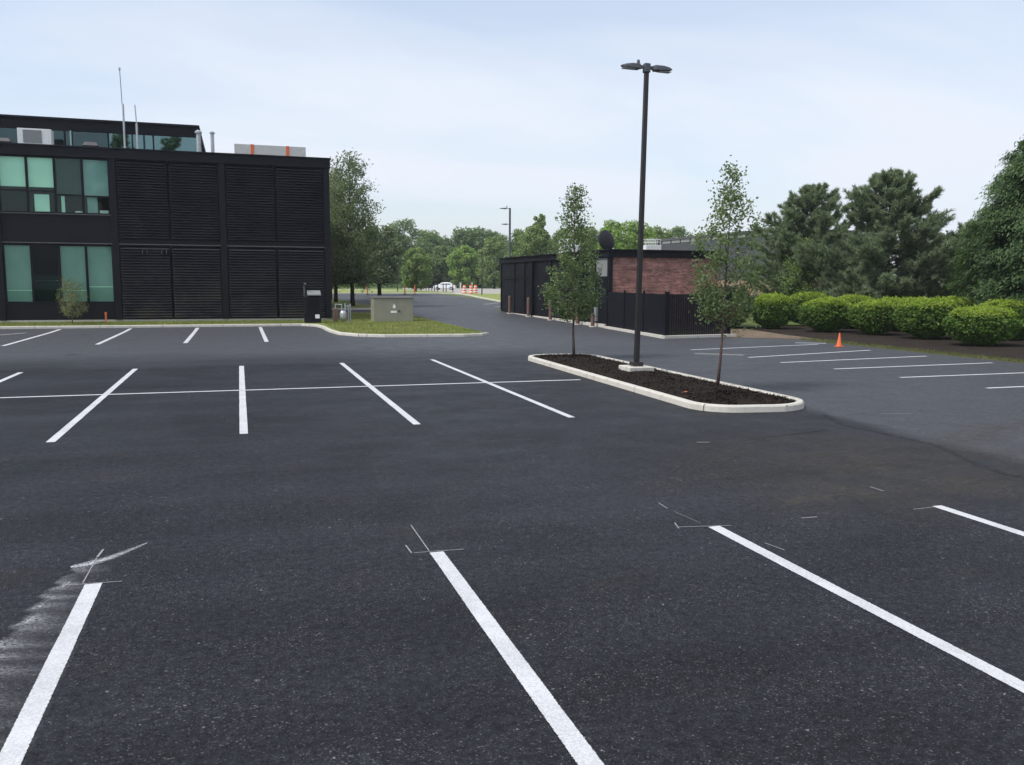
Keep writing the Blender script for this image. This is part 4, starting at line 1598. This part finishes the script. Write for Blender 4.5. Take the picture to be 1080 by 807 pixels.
for i, (yy, lab) in enumerate(((60.2, 'leftmost brown bollard, at the far corner of the black panelled wall'), (55.9, 'brown bollard second from the far corner of the black panelled wall'),
                               (51.5, 'brown bollard left of the young tree trunk by the black panelled wall'), (46.9, 'brown bollard right of the young tree trunk by the black panelled wall'),
                               (44.6, 'low brown bollard next to the brick corner of the panelled wall'))):
    hgt = 1.3 if i < 4 else .75
    if i in (0, 4):
        bo = thing('bollard', lab, 'bollard', (18.98, yy, tz(yy)), 0, 'brown bollards along the black wall')
        MB().lathe([(.11, -.1), (.11, hgt - .04), (.09, hgt), (.03, hgt + .02)], 14).build('post', M['bollard_brown'], bo, smooth=False)
        MB().lathe([(.2, -.1), (.2, .03), (.12, .05)], 14).build('footing', M['kerb'], bo)
        if i == 0:
            b0 = bo
    else:
        dup(b0, (18.98, yy, tz(yy)), 0, lab)

# black privacy fence
fp = [(19.25, 43.2), (18.45, 34.95), (22.05, 35.35)]
fn = thing('fence', 'black slatted fence enclosing the yard before the brick wall', 'fence', (18.45, 34.95, 0))
FH = 2.04


def fence_run(a, b, nposts, gate=False):
    a, b = Vector(a) - Vector((18.45, 34.95)), Vector(b) - Vector((18.45, 34.95))
    t = (b - a).normalized()
    nn = Vector((-t.y, t.x))
    L = (b - a).length
    seg = L / nposts
    for s in range(nposts):
        p0 = a + t * (seg * s + .05)
        p1 = a + t * (seg * (s + 1) - .05)
        mb = MB()
        l = (p1 - p0).length
        k = int(l / .118)
        for j in range(k):
            c = p0 + t * ((j + .5) * l / k)
            q = t * .050
            d = nn * .011
            poly = [tuple(c - q - d), tuple(c + q - d), tuple(c + q + d), tuple(c - q + d)]
            mb.prism(poly, .14, FH - .06 + .012 * (j % 2))
        for zz in (.34, 1.1, FH - .09):
            d = nn * .03
            mb.prism([tuple(p0 - d + nn * .03), tuple(p1 - d + nn * .03), tuple(p1 + d + nn * .03), tuple(p0 + d + nn * .03)], zz, zz + .045)
        # picket feet under the boards
        for j in range(k * 1):
            c = p0 + t * ((j + .5) * l / k)
            d = nn * .009
            q = t * .012
            mb.prism([tuple(c - q - d), tuple(c + q - d), tuple(c + q + d), tuple(c - q + d)], .10, .139)
        mb.build('fence_panel' if not gate else 'gate', M['black_metal'], fn)
    for s in range(nposts + 1):
        c = a + t * seg * s
        if gate and s == 0:
            c = c + t * .14
        hh = FH + .05
        MB().box(c.x - .042, c.x + .042, c.y - .042, c.y + .042, 0, hh).lathe([(.055, 0), (.055, .02), (.015, .05)], 8, (c.x, c.y, hh)).build('fence_post', M['black_metal'], fn)


fence_run(fp[0], fp[1], 3)
fence_run(fp[1], fp[2], 1, True)
kk = MB().prism([(19.1, 43.3), (18.2, 34.75), (18.3, 34.66), (22.3, 35.15), (22.3, 35.5), (18.75, 35.15), (19.45, 43.3)], 0, .12).build('kerb', M['kerb'])
tag(kk, 'pale concrete kerb under the black fence', None, None, 'structure')

# dish and railed units on the low roof
M['dish_grey'] = simple('dark_dish_mesh', (.012, .013, .016), .6, var=.3, scale=3, spec=.3)
ds = thing('satellite_dish', 'dark round satellite dish on the roof of the low black building', 'satellite dish', (22.45, 50.5, BH))
mb = MB()
nr, na = 7, 32
for j in range(nr + 1):
    r = .66 * j / nr
    for k in range(na):
        w = 2 * PI * k / na
        mb.v.append((r * math.cos(w), .16 * (j / nr) ** 2, r * math.sin(w)))
for j in range(nr):
    for k in range(na):
        k2 = (k + 1) % na
        mb.f.append((j * na + k, j * na + k2, (j + 1) * na + k2, (j + 1) * na + k))
dobj = mb.build('dish', M['dish_grey'], ds, smooth=True)
MB().tube([(.66 * math.cos(w), .16, .66 * math.sin(w)) for w in [2 * PI * k / 32 for k in range(33)]], .018, 5).build('rim', M['black_edge'], dobj)
sl_ = dobj.modifiers.new('thick', 'SOLIDIFY')
sl_.thickness = .03
dobj.location = (0.0, 0, .88)
dobj.rotation_euler = (rad(-14), 0, rad(18))
MB().tube([(0, .12, 0), (0, .12, .9)], .06, 8).build('dish_mount', M['black_metal'], ds)
MB().tube([(-.05, .12, .4), (-.5, -.1, .62), (-.82, -.35, .95)], .028, 6).build('feed_arm', M['lamp_grey'], ds)
MB().lathe([(.05, 0), (.09, .05), (.1, .2), (.05, .3)], 12, (-.82, -.35, .92)).build('feed_horn', M['lamp_grey'], ds)
MB().box(-.4, .4, -.1, .5, -.02, .12).build('base_frame', M['black_metal'], ds)


def rail_unit(x, y, label, w):
    u = thing('roof_unit', label, 'roof unit', (x, y, BH), 0, 'white railed units on the low roof')
    MB().box(-w / 2, w / 2, -.4, .4, 0, .62).build('housing', M['white_metal'], u, .02)
    mb = MB()
    for k in range(5):
        xx = -w / 2 + .05 + k * (w - .1) / 4
        mb.tube([(xx, -.38, .6), (xx, -.38, 1.0)], .02, 5)
        mb.tube([(xx, .38, .6), (xx, .38, 1.0)], .02, 5)
    for yy in (-.38, .38):
        for zz in (.82, 1.0):
            mb.tube([(-w / 2 + .05, yy, zz), (w / 2 - .05, yy, zz)], .02, 5)
    mb.build('railing', M['white_metal'], u)


rail_unit(26.0, 51.5, 'white railed roof unit on the low roof right of the lamp post', 1.1)
rail_unit(21.0, 53.5, 'white railed roof unit behind the narrow crown of the farther young tree', 1.2)

# ------------------------------------------------------------------ large slate-coloured building behind
gb = thing('warehouse', 'long slate grey flat-roofed building behind the pines', 'building', (0, 0, 0))
MB().box(51.7, 62, 75, 101, 2.9, 7.35).build('metal_wall', M['grey_metal_wall'], gb)
MB().box(51.8, 61.9, 75.1, 100.9, -.3, 2.897).build('base_wall', M['brick_tan'], gb)
MB().box(51.55, 62.15, 74.85, 101.1, 7.75, 7.98).build('roof', M['black_edge'], gb)
k = 0
yy = 75.3
while yy < 99:
    f = MB().box(51.62, 51.69, yy, yy + .12, 7.353, 7.747).build('clerestory_window', M['black_edge'], gb)
    MB().box(51.66, 51.685, yy + .122, yy + 2.28, 7.353, 7.747).build('pane', M['grey_panel'], f)
    yy += 2.4
MB().box(51.72, 61.9, 75.1, 100.9, 7.352, 7.748).build('clerestory_core', M['dark_int'], gb)

# ------------------------------------------------------------------ right-hand planting
gsh = 'clipped lime-topped shrubs along the right verge'
SHR = [  # x, y, rx, ry, h, label
    (28.0, 40.6, 1.25, 1.2, 1.98, 'clipped lime-topped shrub at the far left end of the front row'),
    (29.15, 37.4, 1.6, 1.35, 1.86, 'clipped lime-topped shrub left of the orange cone in the front row'),
    (29.95, 34.8, 1.3, 1.3, 1.82, 'clipped lime-topped shrub right behind the orange cone in the front row'),
    (30.2, 31.7, 1.7, 1.4, 1.98, 'widest clipped lime-topped shrub, fourth along the front row'),
    (29.15, 27.7, 1.78, 1.35, 1.68, 'nearest and lowest clipped lime-topped shrub, at the right end of the front row'),
    (32.3, 43.2, 1.6, 1.3, 2.12, 'lime-topped shrub in the back row above the gap left of the cone'),
    (30.2, 43.8, 1.1, 1.1, 2.0, 'lime-topped shrub at the far left of the back row'),
    (32.6, 39.8, 1.35, 1.2, 2.0, 'lime-topped shrub in the back row directly above the cone'),
    (33.4, 37.0, 1.6, 1.2, 1.9, 'lime-topped shrub in the back row behind the third front shrub'),
    (34.2, 34.2, 1.7, 1.3, 2.0, 'lime-topped shrub in the back row right behind the widest front shrub'),
    (33.3, 30.3, 1.75, 1.3, 1.94, 'lime-topped shrub in the back row behind the nearest front shrub'),
    (34.6, 27.5, 1.5, 1.3, 1.9, 'lime-topped shrub at the right end of the back row'),
]
for i, (x, y, rx, ry, h, lab) in enumerate(SHR):
    clipped_shrub(lab, x, y, rx * (.82 if i < 5 else .86), ry * .76, h * .91, 100 + i, gsh, n=13000 if i < 5 else 8000, leaf=.115)
clipped_shrub('dark unclipped shrub beside the black fence left of the lime-topped shrubs', 26.55, 42.6, 1.05, 1.1, 2.35, 130, None, n=9000,
              leaf=.12, lime=False, mleaf=M['leaf_dark'], name='shrub')
clipped_shrub('dark green shrub half hidden behind the near island tree', 25.75, 41.6, .85, .9, 2.0, 131, None, n=8000,
              leaf=.12, lime=False, mleaf=M['leaf_shrub'], name='shrub')

pine_tree('pine_tree', 'grey-green pine with a narrow top left of the taller pine', 36.6, 49.0, 8.7, 4.1, 201, nlimb=140,
          prof=[(0.03, .95), (.2, 1.0), (.42, .95), (.6, .78), (.75, .55), (.9, .32), (1.0, .08)])
pine_tree('pine_tree', 'tall broad grey-green pine in the middle of the right-hand group', 37.6, 43.0, 9.0, 3.8, 205, nlimb=150,
          prof=[(0.03, 1.0), (.2, 1.0), (.45, 1.0), (.62, .86), (.78, .62), (.9, .36), (1.0, .1)])
pine_tree('pine_tree', 'low dark pine filling the gap between the tall pine and the massive cedar', 42.4, 41.0, 6.0, 3.4, 208, nlimb=100,
          prof=[(0.03, 1.0), (.3, 1.0), (.6, .7), (.85, .35), (1.0, .08)])
lobe_tree('broadleaf_tree', 'low dark tree showing between the tall pine and the massive cedar', 'tree', 54.5, 55, 6.2, 3.8, .3, 44, 9000, .3, 215, M['leaf_oak'], M['bark_dark'])
spray_tree('cedar_tree', 'massive dense dark cedar filling the right edge behind the shrubs', 37.6, 30.8, 11.0, 4.5, 211, leaf=.21)
limb_tree('fresh_tree', 'loose pale green tree against the left side of the pines', 'tree', 35.0, 47.6, 5.4, .8,
          [(.12, 1.1), (.3, 1.6), (.55, 1.5), (.8, 1.0), (1.0, .25)], 40, 7000, .13, .07, 61, M['leaf_wood2'], M['bark_dark'], clump=.2)

cn_s = .78
cn = thing('traffic_cone', 'small orange traffic cone on the asphalt edge before the clipped shrubs', 'traffic cone', (22.9, 28.6, .006))
MB().lathe([(.145, .035), (.10, .25), (.055, .52), (.032, .70), (.03, .71)], 18).build('cone', M['orange'], cn, smooth=False)
MB().box(-.18, .18, -.18, .18, 0, .035).build('base', M['orange_dark'], cn, .01)
MB().lathe([(.093, .30), (.072, .43)], 18).build('collar', M['orange_dark'], cn)

cn.scale = (cn_s, cn_s, cn_s)

# ------------------------------------------------------------------ far end of the driveway
gst = 'street trees in the strip behind the black building'
for (x, y, H, s, lab) in ((8.95, 71.6, 12.6, 41, 'tall grey-green street tree nearest the driveway'),
                          (8.3, 78.6, 12.0, 42, 'street tree behind the nearest one, its trunk between it and the building'),
                          (8.3, 83.5, 11.0, 44, 'street tree third in the row, mostly hidden by the building')):
    limb_tree('street_tree', lab, 'tree', x, y, H, 2.0, [(.16, 2.1), (.28, 3.0), (.45, 3.05), (.62, 2.6), (.78, 1.9), (.9, 1.2), (1.0, .3)],
              64, 17000, .20, .17, s, M['leaf_oak'], M['bark_dark'], rise=.9, clump=.3, group=gst)
lobe_tree('round_tree', 'dark round street tree beyond the tall one, right of it', 'tree', 15.6, 100, 8.2, 3.3, 1.6, 44, 11000, .30, 46, M['leaf_oak'], M['bark_dark'])
lobe_tree('round_tree', 'low fresh green tree at the left end of the far lawn', 'tree', 24.6, 124, 6.3, 2.6, .8, 36, 8000, .32, 47, M['leaf_wood2'], M['bark_dark'])

gdel = 'orange delineator posts across the far road'
d0 = None
for x, y, lab in ((14.5, 102.2, 'orange delineator post standing alone right of the street trees'), (12.9, 102.2, 'orange delineator post behind the trunk of the nearest street tree'),
                  (19.0, 102.2, 'left of the paired orange delineator posts by the far lawn'), (20.6, 104.2, 'right of the paired orange delineator posts by the far lawn')):
    if d0 is None:
        d0 = thing('delineator_post', lab, 'delineator', (x, y, tz(y)), 0, gdel)
        MB().lathe([(.085, .05), (.07, .5), (.06, 1.08), (.03, 1.15)], 12).build('post', M['orange_dark'], d0)
        MB().lathe([(.24, 0), (.24, .05), (.09, .08)], 12).build('base', M['rubber'], d0)
        MB().lathe([(.077, .62), (.074, .74)], 12).build('band', M['orange'], d0)
    else:
        dup(d0, (x, y, tz(y)), 0, lab)

gba = 'orange and white barrels at the far kerb'
b0 = None
for x, y, lab in ((27.0, 104.6, 'orange and white barrel, leftmost of the group at the far kerb'), (27.75, 104.2, 'orange barrel in the middle of the group at the far kerb'),
                  (28.5, 104.8, 'orange and white barrel, rightmost of the group at the far kerb')):
    if b0 is None:
        b0 = thing('traffic_barrel', lab, 'traffic barrel', (x, y, tz(y) + KH), 0, gba)
        b0.scale = (.9, .9, .88)
        MB().lathe([(.36, .0), (.36, .05), (.30, .08), (.29, .4), (.26, .42), (.25, .8), (.22, .82), (.20, 1.15), (.12, 1.2)], 16).build('drum', M['orange'], b0)
        for z0_, z1_, r_ in ((.14, .34, .305), (.50, .68, .268), (.88, 1.02, .224)):
            MB().lathe([(r_ - .004, z0_), (r_ - .008, z1_)], 16).build('stripe', M['white_tape'], b0)
        MB().box(-.1, .1, -.02, .02, 1.2, 1.34).build('handle', M['rubber'], b0)
    else:
        dup(b0, (x, y, tz(y) + KH), .4, lab)

gbl = 'dark bollards beyond the far lawn'
b0 = None
labs = ['leftmost', 'second from left', 'third from left', 'fourth from left', 'fifth from left', 'sixth from left', 'seventh from left', 'eighth from left', 'ninth from left', 'rightmost']
for i, (x, y) in enumerate(((30.25, 150), (30.64, 149), (29.14, 138), (29.4, 137), (29.68, 136), (29.89, 135), (28.8, 128), (29.7, 128), (29.92, 127), (30.73, 126))):
    lab = f'{labs[i]} of the dark bollards before the white car'
    if b0 is None:
        b0 = thing('bollard', lab, 'bollard', (x, y, tz(y) + .1), 0, gbl)
        MB().lathe([(.065, -.2), (.065, 1.0), (.045, 1.06)], 10).build('post', M['bronze'], b0)
        MB().lathe([(.10, -.2), (.10, .02), (.07, .04)], 10).build('base', M['black_edge'], b0)
    else:
        dup(b0, (x, y, tz(y) + .1), 0, lab, (1, 1, 1.15 if i > 5 else 1.0))

# thin lamp columns on the far lawns
for (x, dd, hh, lab) in ((21.63, 122, 4.6, 'thin dark post on the far lawn beside the orange delineators'), (27.44, 98, 4.8, 'thin dark post on the grass right of the barrels')):
    pp = thing('lamp_column', lab, 'post', (x, dd, tz(dd) + .1), 0, 'thin dark posts on the far lawns')
    MB().tube([(0, 0, -.2), (0, 0, hh)], [.075, .05], 8).build('pole', M['bronze'], pp)
    MB().lathe([(.11, hh), (.14, hh + .06), (.13, hh + .22), (.04, hh + .3)], 10).build('lantern', M['bronze'], pp)

# far street light with two arms, behind the low building
fs = thing('street_lamp', 'far grey street lamp with two short arms behind the low black building', 'street lamp', (28.35, 90, tz(90)))
square_pole(0, 9.75, .11, .085).build('pole', M['lamp_grey'], fs)
for zz, ln in ((9.68, 1.15), (8.0, .95)):
    hd = MB()
    hd.box(-ln * .45, -.08, -.04, .04, zz - .03, zz + .03)
    arm = hd.build('arm', M['lamp_grey'], fs)
    q = MB()
    a, b = -ln, -ln * .4
    q.add([(a, -.12, zz - .03), (b, -.16, zz - .08), (b, .16, zz - .08), (a, .12, zz - .03), (a, -.1, zz + .02), (b, -.13, zz + .08), (b, .13, zz + .08), (a, .1, zz + .02)],
          [(3, 2, 1, 0), (4, 5, 6, 7), (0, 1, 5, 4), (1, 2, 6, 5), (2, 3, 7, 6), (3, 0, 4, 7)])
    q.build('lamp_head', M['lamp_grey'], arm)
MB().lathe([(.05, 9.74), (.05, 9.95), (.02, 10.0)], 8, (-.35, 0, 0)).build('photocell', M['lamp_grey'], fs)


# white car
def car(x, y, rz, label):
    c = thing('parked_car', label, 'car', (x, y, tz(y) + .02), rz)
    side = [(-2.15, .32), (-2.18, .62), (-2.05, .92), (-1.55, 1.0), (-1.15, 1.42), (-.3, 1.50), (.45, 1.42), (1.05, 1.0), (1.75, .88), (2.12, .7), (2.16, .34)]
    mb = MB()
    n = len(side)
    rows = [(-.86, .0), (-.80, 1.0), (.80, 1.0), (.86, .0)]
    for yy, q in ((-.88, 0), (.88, 0)):
        for xx, zz in side:
            k = max(0, (zz - .95) / .55)
            mb.v.append((xx, yy * (1 - .2 * k), zz))
    mb.f.append(tuple(range(n)))
    mb.f.append(tuple(range(2 * n - 1, n - 1, -1)))
    for i in range(n):
        i2 = (i + 1) % n
        mb.f.append((i, i + n, i2 + n, i2))
    mb.build('body', M['car_white'], c, .05)
    for sgn in (-1, 1):
        y0 = sgn * .89
        w = MB()
        w.add([(-1.35, sgn * .868, 1.02), (.85, sgn * .868, 1.02), (.35, sgn * .745, 1.36), (-1.05, sgn * .745, 1.36)], [(0, 1, 2, 3)])
        w.build('window', M['car_glass'], c)
        for xx in (-1.35, 1.35):
            wh = MB()
            wh.tube([(xx, sgn * .74, .32), (xx, sgn * .91, .32)], .32, 18)
            wo = wh.build('wheel', M['rubber'], c)
            MB().tube([(xx, sgn * .905, .32), (xx, sgn * .918, .32)], .2, 14).build('rim', M['grey_metal'], wo)
        MB().box(2.06, 2.15, sgn * .78 - .1, sgn * .78 + .1, .66, .78).build('headlight', M['lens'], c)
        MB().box(-2.19, -2.10, sgn * .78 - .08, sgn * .78 + .08, .7, .9).build('tail_light', M['red_lens'], c)
    w = MB()
    w.add([(1.02, -.74, 1.03), (1.02, .74, 1.03), (.5, .66, 1.40), (.5, -.66, 1.40)], [(0, 1, 2, 3)])
    wo = w.build('windscreen', M['car_glass'], c)
    wo.location = (.03, 0, .02)


car(38.61, 165, rad(158), 'white hatchback parked beyond the dark bollards')

# pale shelter-like sign board and two small white posts beyond
sg = thing('sign_board', 'small pale sign board on the grass left of the white car', 'sign', (31.59, 158, tz(158) + .1))
MB().box(-.62, .62, -.05, .05, .75, 1.55).build('panel', M['white_metal'], sg)
for sx in (-.5, .5):
    MB().box(sx - .05, sx + .05, -.05, .05, -.1, .75).build('post', M['grey_metal'], sg)
for x, lab in ((48.13, 'short white marker post just right of the white car'), (50.83, 'short white marker post beyond the orange barrels')):
    q = thing('marker_post', lab, 'post', (x, 190, tz(190)), 0, 'short white marker posts before the wood')
    MB().box(-.12, .12, -.1, .1, -.1, 1.25).build('post', M['white_metal'], q)
    MB().box(-.2, .2, -.12, .12, 1.25, 1.4).build('cap', M['white_metal'], q)

# ------------------------------------------------------------------ the wood
seed = 300
for tx, dd, H, Rr, mt, lab in (
        (42.6, 228, 18.5, 7.5, 'leaf_wood', 'tallest dark tree of the wood, left above the far lawn'),
        (41.34, 205, 9.6, 4.2, 'leaf_fresh', 'bright fresh-green tree in front of the wood left of the car'),
        (45.0, 210, 8.4, 3.6, 'leaf_wood2', 'pale green tree in front of the wood just left of the car'),
        (47.94, 208, 10.6, 3.6, 'leaf_wood2', 'upright pale green tree directly behind the white car'),
        (51.49, 200, 10.2, 4.2, 'leaf_fresh', 'broad fresh-green tree in front of the wood right of the car'),
        (56.92, 205, 9.6, 3.6, 'leaf_wood2', 'pale green tree in front of the wood near the thin post'),
        (56.18, 190, 12.2, 4.4, 'leaf_wood2', 'tall pale tree at the right end of the wood beside the street lamp'),
        (44.44, 128, 10.6, 3.4, 'leaf_wood2', 'pale green tree rising behind the low black roof'),
        (48.77, 138, 13.6, 2.2, 'leaf_wood2', 'narrow pale treetop standing above the low black roof'),
        (49.29, 150, 11.2, 3.6, 'leaf_wood', 'dark tree behind the low black roof right of the street lamp'),
        (50.31, 132, 10.2, 3.8, 'leaf_wood', 'dark tree behind the narrow island tree and the low roof'),
        (54.05, 130, 10.6, 3.6, 'leaf_wood2', 'pale tree behind the low roof left of the dish'),
        (56.66, 126, 11.4, 3.4, 'leaf_fresh', 'fresh-green tree right behind the satellite dish'),
        (58.93, 122, 11.2, 4.2, 'leaf_fresh', 'broad fresh-green tree behind the lamp post'),
        (65.64, 128, 10.8, 3.6, 'leaf_wood2', 'pale tree behind the brick wall right of the lamp post'),
        (76.04, 140, 11.8, 3.8, 'leaf_wood', 'dark round treetop above the slate grey building'),
        (86.3, 150, 11.4, 4.0, 'leaf_wood2', 'treetop above the slate grey roof left of the near island tree'),
):
    seed += 1
    lobe_tree('broadleaf_tree', lab, 'tree', tx, dd, H, Rr, 1.0 if dd > 180 else 2.0, 46, 9000,
              .52 if dd > 180 else .36, seed, M[mt], M['bark_dark'])
Rw = np.random.default_rng(99)
for i, (tx, H) in enumerate(((11.78, 17), (17.46, 16), (23.47, 17), (29.58, 16), (34.16, 15.5), (38.79, 15), (42.64, 15.6), (51.02, 16.6), (54.42, 17.2), (57.84, 16.6), (61.01, 17.4), (64.2, 17.0),
                              (67.42, 17.6), (70.66, 17.2), (74.23, 16.5), (78.42, 16.4), (83.27, 16.5), (89.1, 16), (96.89, 16), (104.83, 16), (112.91, 16), (122.8, 16), (132.92, 16), (143.28, 16), (153.87, 16))):
    dd = 236 + Rw.uniform(-8, 22)
    seed += 1
    mt = ('leaf_wood', 'leaf_wood', 'leaf_wood2')[i % 3]
    lobe_tree('broadleaf_tree', 'tall deciduous tree in the closed back row of the far wood', 'tree', tx, dd, H * dd / 250 * Rw.uniform(.93, 1.05), 6.6, 1.0, 44, 6500, .72, seed,
              M[mt], M['bark_dark'], group='back row of the far wood', trunk_r=.3)
# two tall trees behind the viewpoint, mirrored in the glazed top storey
lobe_tree('broadleaf_tree', 'tall leafy tree mirrored on the right half of the glazed top storey', 'tree', -9.2, -30, 25.2, 3.4, 5.0, 40, 7000, .5, 501, M['leaf_wood'], M['bark_dark'])
lobe_tree('broadleaf_tree', 'tall leafy tree mirrored at the left end of the bright top-storey glass', 'tree', -16.5, -33, 25.8, 3.2, 5.0, 40, 7000, .5, 502, M['leaf_wood'], M['bark_dark'])
# undergrowth along the wood's edge
Ru = np.random.default_rng(12)
n = 16000
ang = Ru.uniform(rad(2), rad(34), n)
dd = Ru.uniform(206, 232, n)
P = np.stack([dd * np.tan(ang), dd, .8 + np.abs(Ru.normal(0, 1.0, n)) * (.5 + .5 * np.sin(ang * 90) ** 2)], 1)
ug = quad_mesh('undergrowth', leaf_quads(Ru, P, .8, .55, upb=.5), M['leaf_wood'])
tag(ug, 'low green undergrowth along the edge of the wood', 'undergrowth', None, 'stuff')

# grass blades on the nearer lawn edges
Rg = np.random.default_rng(6)


def blades(name, region, n, hh, m, label, dz):
    P = []
    while len(P) < n:
        x, y = Rg.uniform(region[0], region[1]), Rg.uniform(region[2], region[3])
        if region[4](x, y):
            P.append((x, y, tz(y) + dz))
    P = np.array(P)
    k = len(P)
    d = nrm(np.stack([Rg.normal(0, .5, k), Rg.normal(0, .5, k), np.ones(k)], 1))
    a = Rg.uniform(0, 6.28, k)
    sv = np.stack([np.cos(a), np.sin(a), np.zeros(k)], 1) * .012
    l = hh * Rg.uniform(.5, 1.3, (k, 1))
    Q = np.stack([P - sv, P + sv, P + d * l + sv * .2, P + d * l - sv * .2], 1)
    o = quad_mesh(name, Q, m)
    tag(o, label, 'grass', None, 'stuff')


M['blade'] = leaf_mat('grass_blades', (.12, .16, .035), (.19, .23, .06), (.30, .27, .12), .3)
M['verge_blade'] = leaf_mat('verge_blades', (.06, .075, .02), (.10, .115, .04), (.15, .13, .07), .2)
blades('grass', (4.4, 11.1, 38.5, 60, lambda x, y: x > 4.5 + max(0, 41 - y) * .6 and not (7.3 < x < 9.95 and 49.8 < y < 51.4)), 26000, .07, M['blade'], 'short grass on the lawn around the tan cabinet', .10)
blades('grass', (24.1, 24.95, 14, 33, lambda x, y: True), 5000, .08, M['verge_blade'], 'short grass on the verge by the right-hand stalls', .004)
blades('grass', (-14, 3.5, 48.6, 51.9, lambda x, y: True), 14000, .09, M['blade'], 'short grass at the foot of the black building', .10)

# ------------------------------------------------------------------ light summer haze
hm = bpy.data.materials.new('haze')
hm.use_nodes = True
ht = hm.node_tree
ht.nodes.remove(ht.nodes['Principled BSDF'])
hv = ht.nodes.new('ShaderNodeVolumePrincipled')
hv.inputs['Color'].default_value = (.86, .91, 1.0, 1)
hv.inputs['Density'].default_value = .00028
hv.inputs['Anisotropy'].default_value = .2
ht.links.new(hv.outputs[0], ht.nodes['Material Output'].inputs['Volume'])
hz_o = MB().box(-160, 240, -60, 300, -1.2, 27).build('haze', hm)
tag(hz_o, 'thin pale summer haze over the lot and the wood', None, None, 'stuff')
